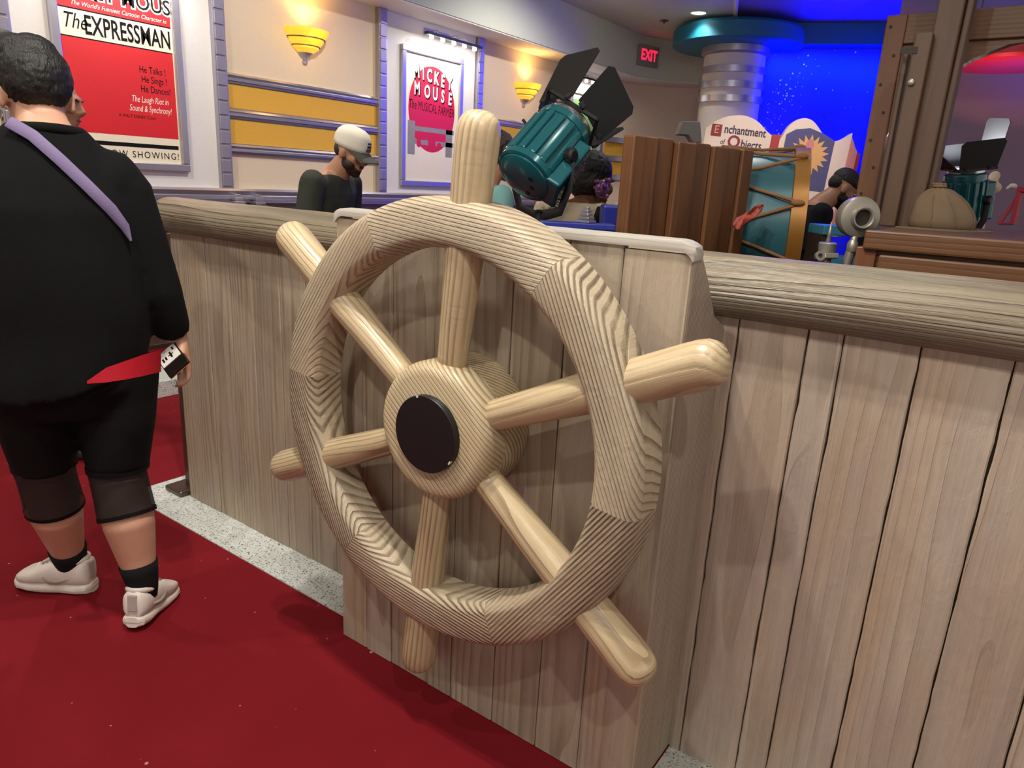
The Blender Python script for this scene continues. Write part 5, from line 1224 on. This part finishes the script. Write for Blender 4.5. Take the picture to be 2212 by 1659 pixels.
wv_.append(loft([[(w * math.cos(a), o + d * math.sin(a), z) for a in [2 * math.pi * q / 26 for q in range(26)]] for z, w, d, o in ((0.80, 0.17, 0.14, 0), (0.95, 0.175, 0.15, 0), (1.10, 0.16, 0.13, 0.0), (1.25, 0.15, 0.115, 0.0), (1.34, 0.11, 0.08, 0), (1.40, 0.07, 0.05, -0.01))]))
eR, wR_ = Vector((0.236, -0.02, 0.99)), Vector((0.262, 0.02, 0.845)); eL, wL_ = Vector((-0.24, 0.0, 1.02)), Vector((-0.25, 0.12, 0.86))
for s, e, w_ in ((1, eR, wR_), (-1, eL, wL_)):
    wv_.append(sweep([(s * 0.140, 0, 1.30), (s * 0.190, -0.008, 1.18), e, e.lerp(w_, 0.5), w_], [0.048, 0.050, 0.042, 0.038, 0.029], 14))
HRM = limb_frame(wR_ + Vector((0.022, -0.004, -0.004)), (0.10, -0.05, -1.0), (1.0, 0.0, 0.05)); HLM = limb_frame(wL_, (0.02, 0.35, -0.9), (-1, 0, 0))
wv_ += hand_parts(HRM, 0.75, 1); wv_ += hand_parts(HLM, 0.4, -1)
for s, kn, an in ((-1, kL, aL), (1, kR, aR)):
    hip = Vector((s * 0.10, 0, 0.80)); calf = kn.lerp(an, 0.42) + Vector((0, -0.018, 0))
    wv_.append(sweep([hip, hip.lerp(kn, 0.5), kn, kn.lerp(an, 0.18), calf, kn.lerp(an, 0.75), an, an + Vector((0, 0, -0.04))], [0.110, 0.092, 0.069, 0.069, 0.071, 0.054, 0.038, 0.030], 18))
    fd = dl_ if s < 0 else dr_
    wv_.append(sweep([an + Vector((0, 0, -0.03)) - fd * 0.03, an + fd * 0.05 + Vector((0, 0, -0.058)), an + fd * 0.09 + Vector((0, 0, -0.066))], [0.030, 0.024, 0.014], 12))
SKW = skinmat('skin_woman', '#c9987f')
wb = fused('body', wv_, SKW, WMN, WM, voxel=0.0065, smooth=5)
eyes_at(wb, HDm, WM)
BK_ = cloth('black_knit', '#0b0b0d', 0.9, 0.3); BL = cloth('black_jersey', '#09090b', 0.8, 0.3)
sw = [loft([[(w * math.cos(a) + cx_, o + d * math.sin(a), z + (0.03 * math.sin(a) + 0.045 * math.cos(a) if z < 0.8 else 0.02 * math.cos(a) if z < 0.9 else 0)) for a in [2 * math.pi * q / 36 for q in range(36)]] for z, w, d, o, cx_ in (
    (0.775, 0.205, 0.185, -0.01, -0.02), (0.83, 0.205, 0.182, -0.01, -0.01), (0.95, 0.202, 0.178, -0.012, 0), (1.10, 0.198, 0.168, -0.012, 0), (1.22, 0.192, 0.156, -0.008, 0), (1.30, 0.178, 0.135, 0, 0), (1.355, 0.150, 0.112, 0.0, 0), (1.40, 0.112, 0.090, -0.005, 0), (1.43, 0.086, 0.076, -0.008, 0))])]
for s, e, w_ in ((1, eR, wR_), (-1, eL, wL_)):
    sw.append(ball((s * 0.135, 0, 1.295), (0.085, 0.095, 0.085), 16, 10))
    sw.append(sweep([(s * 0.115, 0, 1.325), (s * 0.165, -0.003, 1.26), (s * 0.198, -0.012, 1.13), e + Vector((-0.006 * s, 0, 0)), e.lerp(w_, 0.6), w_ + Vector((0, 0, 0.02))], [0.080, 0.082, 0.074, 0.062, 0.053, 0.047], 18))
fused('sweater', sw, BK_, WMN, WM, voxel=0.010, smooth=6, disp=lambda c: 0.008 * mnoise.noise(c * 5) + 0.004 * mnoise.noise(Vector((c.x * 16, c.y * 16, c.z * 6))))
mesh('neckband', loft([[((0.086 + 0.007 * math.cos(b)) * math.cos(a), -0.010 + (0.078 + 0.007 * math.cos(b)) * math.sin(a), 1.408 + 0.012 * math.sin(b) - 0.012 * math.sin(a)) for b in [2 * math.pi * q / 8 for q in range(8)]] for a in [2 * math.pi * q / 32 for q in range(32)]], close=True), BK_, WMN, WM, smooth=True)
# black leggings with sheer panels below the knee
lg_ = [loft([[(w * math.cos(a), d * math.sin(a), z) for a in [2 * math.pi * q / 28 for q in range(28)]] for z, w, d in ((0.66, 0.17, 0.13), (0.74, 0.195, 0.165), (0.84, 0.19, 0.16))])]
cuts = {}
for s, kn, an in ((-1, kL, aL), (1, kR, aR)):
    hip = Vector((s * 0.10, 0, 0.80)); mid = hip.lerp(kn, 0.5)
    lg_.append(sweep([hip, mid, kn.lerp(mid, 0.25) , kn.lerp(mid, 0.12)], [0.122, 0.106, 0.086, 0.083], 20))
    cuts[s] = (kn, an, mid)
fused('leggings', lg_, BL, WMN, WM, voxel=0.010, smooth=4)
k = NT('sheer_mesh'); k.b.inputs['Base Color'].default_value = srgb('#0b090a'); k.b.inputs['Roughness'].default_value = 0.8; k.b.inputs['Alpha'].default_value = 0.80; M['sheer'] = k.m
for s in (-1, 1):
    kn, an, mid = cuts[s]
    t0, t1 = kn.lerp(mid, 0.16), kn.lerp(an, 0.34)
    path = [t0, kn, kn.lerp(an, 0.18) + Vector((0, -0.004, 0)), t1 + Vector((0, -0.012, 0))]
    mesh('sheer_panel', sweep(path, [0.0830, 0.0765, 0.0770, 0.0790], 28, cap=False), M['sheer'], WMN, WM, smooth=True)
    e_ = t1 + Vector((0, -0.012, 0)); d_ = (path[-1] - path[-2]).normalized()
    mesh('hem_band', sweep([e_ - d_ * 0.006, e_ + d_ * 0.006], 0.0805, 28, cap=False), BL, WMN, WM, smooth=True)
    mesh('knee_seam', sweep([t0 - Vector((0, 0, 0.006)), t0 + Vector((0, 0, 0.008))], 0.0848, 28, cap=False), BL, WMN, WM, smooth=True)
# red hem showing under the sweater
M['red_cl'] = cloth('red_cloth', '#a81526', 0.7)
rd = []
for px, py0, py1 in ((188, 824, 829), (230, 806, 826), (270, 792, 820), (310, 778, 812), (348, 768, 803)):
    d0 = dict(zip((188, 230, 270, 310, 348), (1.80, 1.805, 1.83, 1.875, 1.945)))[px]
    rd.append([loc_(at(px, py0 - (12 if px > 200 else 1), d0)), loc_(at(px, py1, d0)), loc_(at(px, py1, d0 + 0.012)), loc_(at(px, py0 - (12 if px > 200 else 1), d0 + 0.012))])
mesh('red_shirt_hem', loft(rd), M['red_cl'], WMN, WM, smooth='auto')
# purple bag strap over the back
M['lav'] = cloth('lavender_strap', '#776b8e', 0.7)
sp = []
for px, py in ((18, 262), (70, 292), (130, 345), (190, 402), (240, 452), (270, 490), (283, 520)):
    sp.append((px, py))
pts = []
for px, py in sp:
    q = loc_(at(px, py, 2.0)); o_ = loc_(CAM); d = (q - o_)
    # put the strap on the sweater's back surface (an ellipse in plan)
    best = None
    for i in range(400):
        u = 0.6 + i * 0.003; p = o_ + d * u
        z = max(0.75, min(1.43, p.z))
        T_ = [(0.735, 0.21, 0.185), (0.95, 0.205, 0.178), (1.10, 0.205, 0.168), (1.22, 0.21, 0.158), (1.30, 0.20, 0.138), (1.355, 0.165, 0.115), (1.40, 0.12, 0.093), (1.44, 0.088, 0.078)]
        for (z0, w0, d0), (z1, w1, d1) in zip(T_, T_[1:]):
            if z0 <= z <= z1:
                f = (z - z0) / (z1 - z0); w_ = w0 + (w1 - w0) * f + 0.012; dd = d0 + (d1 - d0) * f + 0.012; break
        if (p.x / w_) ** 2 + ((p.y + 0.008) / dd) ** 2 < 1: best = p; break
    pts.append(best if best is not None else o_ + d * 1.02)
mesh('bag_strap', sweep(pts, [(0.004, 0.015)] * (len(pts) - 2) + [(0.004, 0.012), (0.003, 0.003)], 8, up=(0.0, -1, 0.25)), M['lav'], WMN, WM, smooth='auto')
# hair in a top bun, short strands
fused('hair', [xf(p, HDm) for p in (ball((0, -0.020, 0.046), (0.084, 0.100, 0.090), 22, 14), ball((0, -0.052, 0.025), (0.076, 0.060, 0.062), 20, 12), ball((0.0, -0.03, 0.095), (0.060, 0.068, 0.052), 16, 10))] +
      [ball(loc_(at(8, 88, 2.22)), (0.042, 0.042, 0.034), 14, 10), sweep([loc_(at(8, 88, 2.22)), HDm @ Vector((-0.03, -0.05, 0.09))], [0.03, 0.045], 10)],
      HR_B, WMN, WM, voxel=0.005, smooth=2, disp=lambda c: 0.003 * mnoise.noise(c * 24) + 0.003 * mnoise.noise(c * 120))
mesh('hoop_earring', loft([[(-0.082 + 0.0016 * math.cos(b), -0.006 + (0.014 + 0.0016 * math.cos(b)) * math.cos(a), -0.052 + (0.014 + 0.0016 * math.cos(b)) * math.sin(a)) for b in [2 * math.pi * q / 6 for q in range(6)]] for a in [2 * math.pi * q / 20 for q in range(20)]], close=True), M['silver'], WMN, WM @ HDm, smooth=True)
# socks and sneakers
M['sock'] = cloth('sock_black', '#141316'); M['snk'] = plain('sneaker_leather', '#d9cfc8', 0.45, var=0.06); M['snk_sole'] = plain('sneaker_sole', '#d3c8bf', 0.6, var=0.08); M['snk_line'] = plain('sneaker_stitch', '#a89c96', 0.6); M['lace'] = plain('sneaker_lace', '#e6dfd8', 0.7)
for s, an, kn in ((-1, aL, kL), (1, aR, kR)):
    dd_ = (kn - an).normalized()
    mesh('sock', sweep([an - dd_ * 0.05, an - dd_ * 0.01, an + dd_ * 0.03, an + dd_ * 0.06], [0.033, 0.043, 0.0500, 0.0545], 24), M['sock'], WMN, WM, smooth=True)
def sneaker(heel, d, lift, label, S=1.0):
    y = Vector((d.x, d.y, 0)).normalized(); x = Vector((y.y, -y.x, 0)); z = Vector((0, 0, 1))
    pit = math.asin(lift / 0.16) if lift else 0.0
    sm_ = WM @ frame(heel, x * S * 1.16, y * S, z * S * 1.06) @ T((0, 0.16, 0)) @ Matrix.Rotation(-pit, 4, 'X') @ T((0, -0.16, 0))
    Tn = thing('sneaker', label, 'shoe', mw=sm_, group='white sneakers on the woman in black')
    n = 22
    def ring(yy, w, z0, z1, sq=0.6): return [(w * (abs(math.cos(a)) ** sq) * (1 if math.cos(a) > 0 else -1), yy, z0 + (z1 - z0) * 0.5 * (1 + (abs(math.sin(a)) ** sq) * (1 if math.sin(a) > 0 else -1))) for a in [2 * math.pi * q / n for q in range(n)]]
    mesh('sole', loft([ring(yy, w, 0.0 if yy < 0.2 else 0.004 + (yy - 0.2) * 0.12, 0.036) for yy, w in ((-0.006, 0.018), (0.006, 0.034), (0.04, 0.041), (0.10, 0.039), (0.16, 0.046), (0.21, 0.049), (0.25, 0.043), (0.272, 0.028), (0.282, 0.012))]), M['snk_sole'], Tn, sm_, smooth='auto')
    mesh('sole_groove', loft([ring(yy, w, 0.0175, 0.0195) for yy, w in ((-0.0075, 0.0185), (0.006, 0.0350), (0.04, 0.042), (0.10, 0.040), (0.16, 0.047), (0.21, 0.050), (0.25, 0.044), (0.272, 0.0285), (0.2835, 0.0125))]), M['snk_line'], Tn, sm_)
    mesh('upper', loft([ring(yy, w, 0.03, h, 0.75) for yy, w, h in ((0.000, 0.020, 0.100), (0.006, 0.032, 0.124), (0.03, 0.040, 0.120), (0.06, 0.041, 0.110), (0.10, 0.040, 0.112), (0.125, 0.041, 0.116), (0.16, 0.044, 0.100), (0.20, 0.047, 0.080), (0.24, 0.042, 0.068), (0.264, 0.028, 0.055), (0.276, 0.014, 0.045))]), M['snk'], Tn, sm_, smooth=True)
    mesh('collar', loft([[((0.036 + 0.007 * math.cos(b)) * math.cos(a), 0.062 + (0.052 + 0.007 * math.cos(b)) * math.sin(a), 0.113 + 0.009 * math.sin(b) + 0.012 * abs(math.sin(a)) ) for b in [2 * math.pi * q / 8 for q in range(8)]] for a in [2 * math.pi * q / 26 for q in range(26)]], close=True), M['snk'], Tn, sm_, smooth=True)
    mesh('tongue', sweep([(0, 0.165, 0.100), (0, 0.125, 0.125), (0, 0.108, 0.150)], [(0.022, 0.006)] * 3, 8, up=(1, 0, 0)), M['snk'], Tn, sm_, smooth=True)
    for i in range(5):
        yy = 0.118 + 0.017 * i; hz = 0.1225 - 0.0092 * i
        mesh('lace', sweep([(-0.024, yy, hz - 0.006), (0, yy + 0.004, hz + 0.004), (0.024, yy, hz - 0.006)], 0.0035, 6), M['lace'], Tn, sm_, smooth=True)
    for sd in (-1, 1):
        mesh('side_mark', sweep([(sd * 0.0395, 0.055, 0.062), (sd * 0.0415, 0.10, 0.050), (sd * 0.0425, 0.125, 0.052), (sd * 0.0425, 0.150, 0.064)], [(0.002, 0.002), (0.003, 0.007), (0.003, 0.010), (0.002, 0.004)], 8, up=(1, 0, 0)), M['snk_line'], Tn, sm_, smooth=True)
    mesh('heel_tab', boxv(-0.014, 0.014, -0.004, 0.006, 0.055, 0.112), M['snk_line'], Tn, sm_, bevel=0.003)
    return Tn
sneaker(hl, dl_, 0.0, 'white leather sneaker on the forward foot of the woman in black, flat on carpet', 0.90)
sneaker(hr, dr_, 0.02, 'white leather sneaker on the trailing foot of the woman in black, heel raised', 0.84)
# phone with a white card on its back, in her right hand
hc_ = WM @ (HRM @ Vector((0.0, 0.075, -0.035)))
dph = (hc_ - CAM).dot(CZ)
pc = at(364, 768, dph - 0.045); px_ = (CX * 0.66 - CY * 0.62 + CZ * 0.1).normalized(); pyv = (CX * 0.62 + CY * 0.60 - CZ * 0.45); pyv = (pyv - px_ * pyv.dot(px_)).normalized(); pz = px_.cross(pyv)
if pz.dot(CZ) > 0: pyv = -pyv; pz = px_.cross(pyv)
pf = frame(pc, px_, pyv, pz)
PH = thing('phone', 'dark phone with gold edge and a white printed card in the woman hand', 'phone', mw=pf)
M['ph_d'] = plain('phone_dark', '#1c1614', 0.25); M['ph_g'] = plain('phone_gold', '#b58a5c', 0.25, 0.9); M['card'] = plain('card_white', '#e3dfdb', 0.4)
mesh('case', boxv(-0.036, 0.036, -0.065, 0.03, -0.012, -0.003), M['ph_d'], PH, pf, bevel=0.003)
mesh('gold_edge', boxv(-0.037, 0.037, -0.066, 0.031, -0.0155, -0.0125), M['ph_g'], PH, pf, bevel=0.001, seg=1)
mesh('card', boxv(-0.032, 0.032, -0.026, 0.028, -0.0028, -0.0006), M['card'], PH, pf)
for x0, x1, y0, y1 in ((-0.024, -0.018, -0.012, 0.004), (-0.014, -0.008, -0.010, 0.004), (-0.002, 0.016, -0.004, 0.0), (0.004, 0.010, -0.014, 0.010), (0.018, 0.024, 0.008, 0.020)):
    flat('print_mark', rectv(x0, x1, y0, y1), M['p_black'], PH, pf, -0.0003)
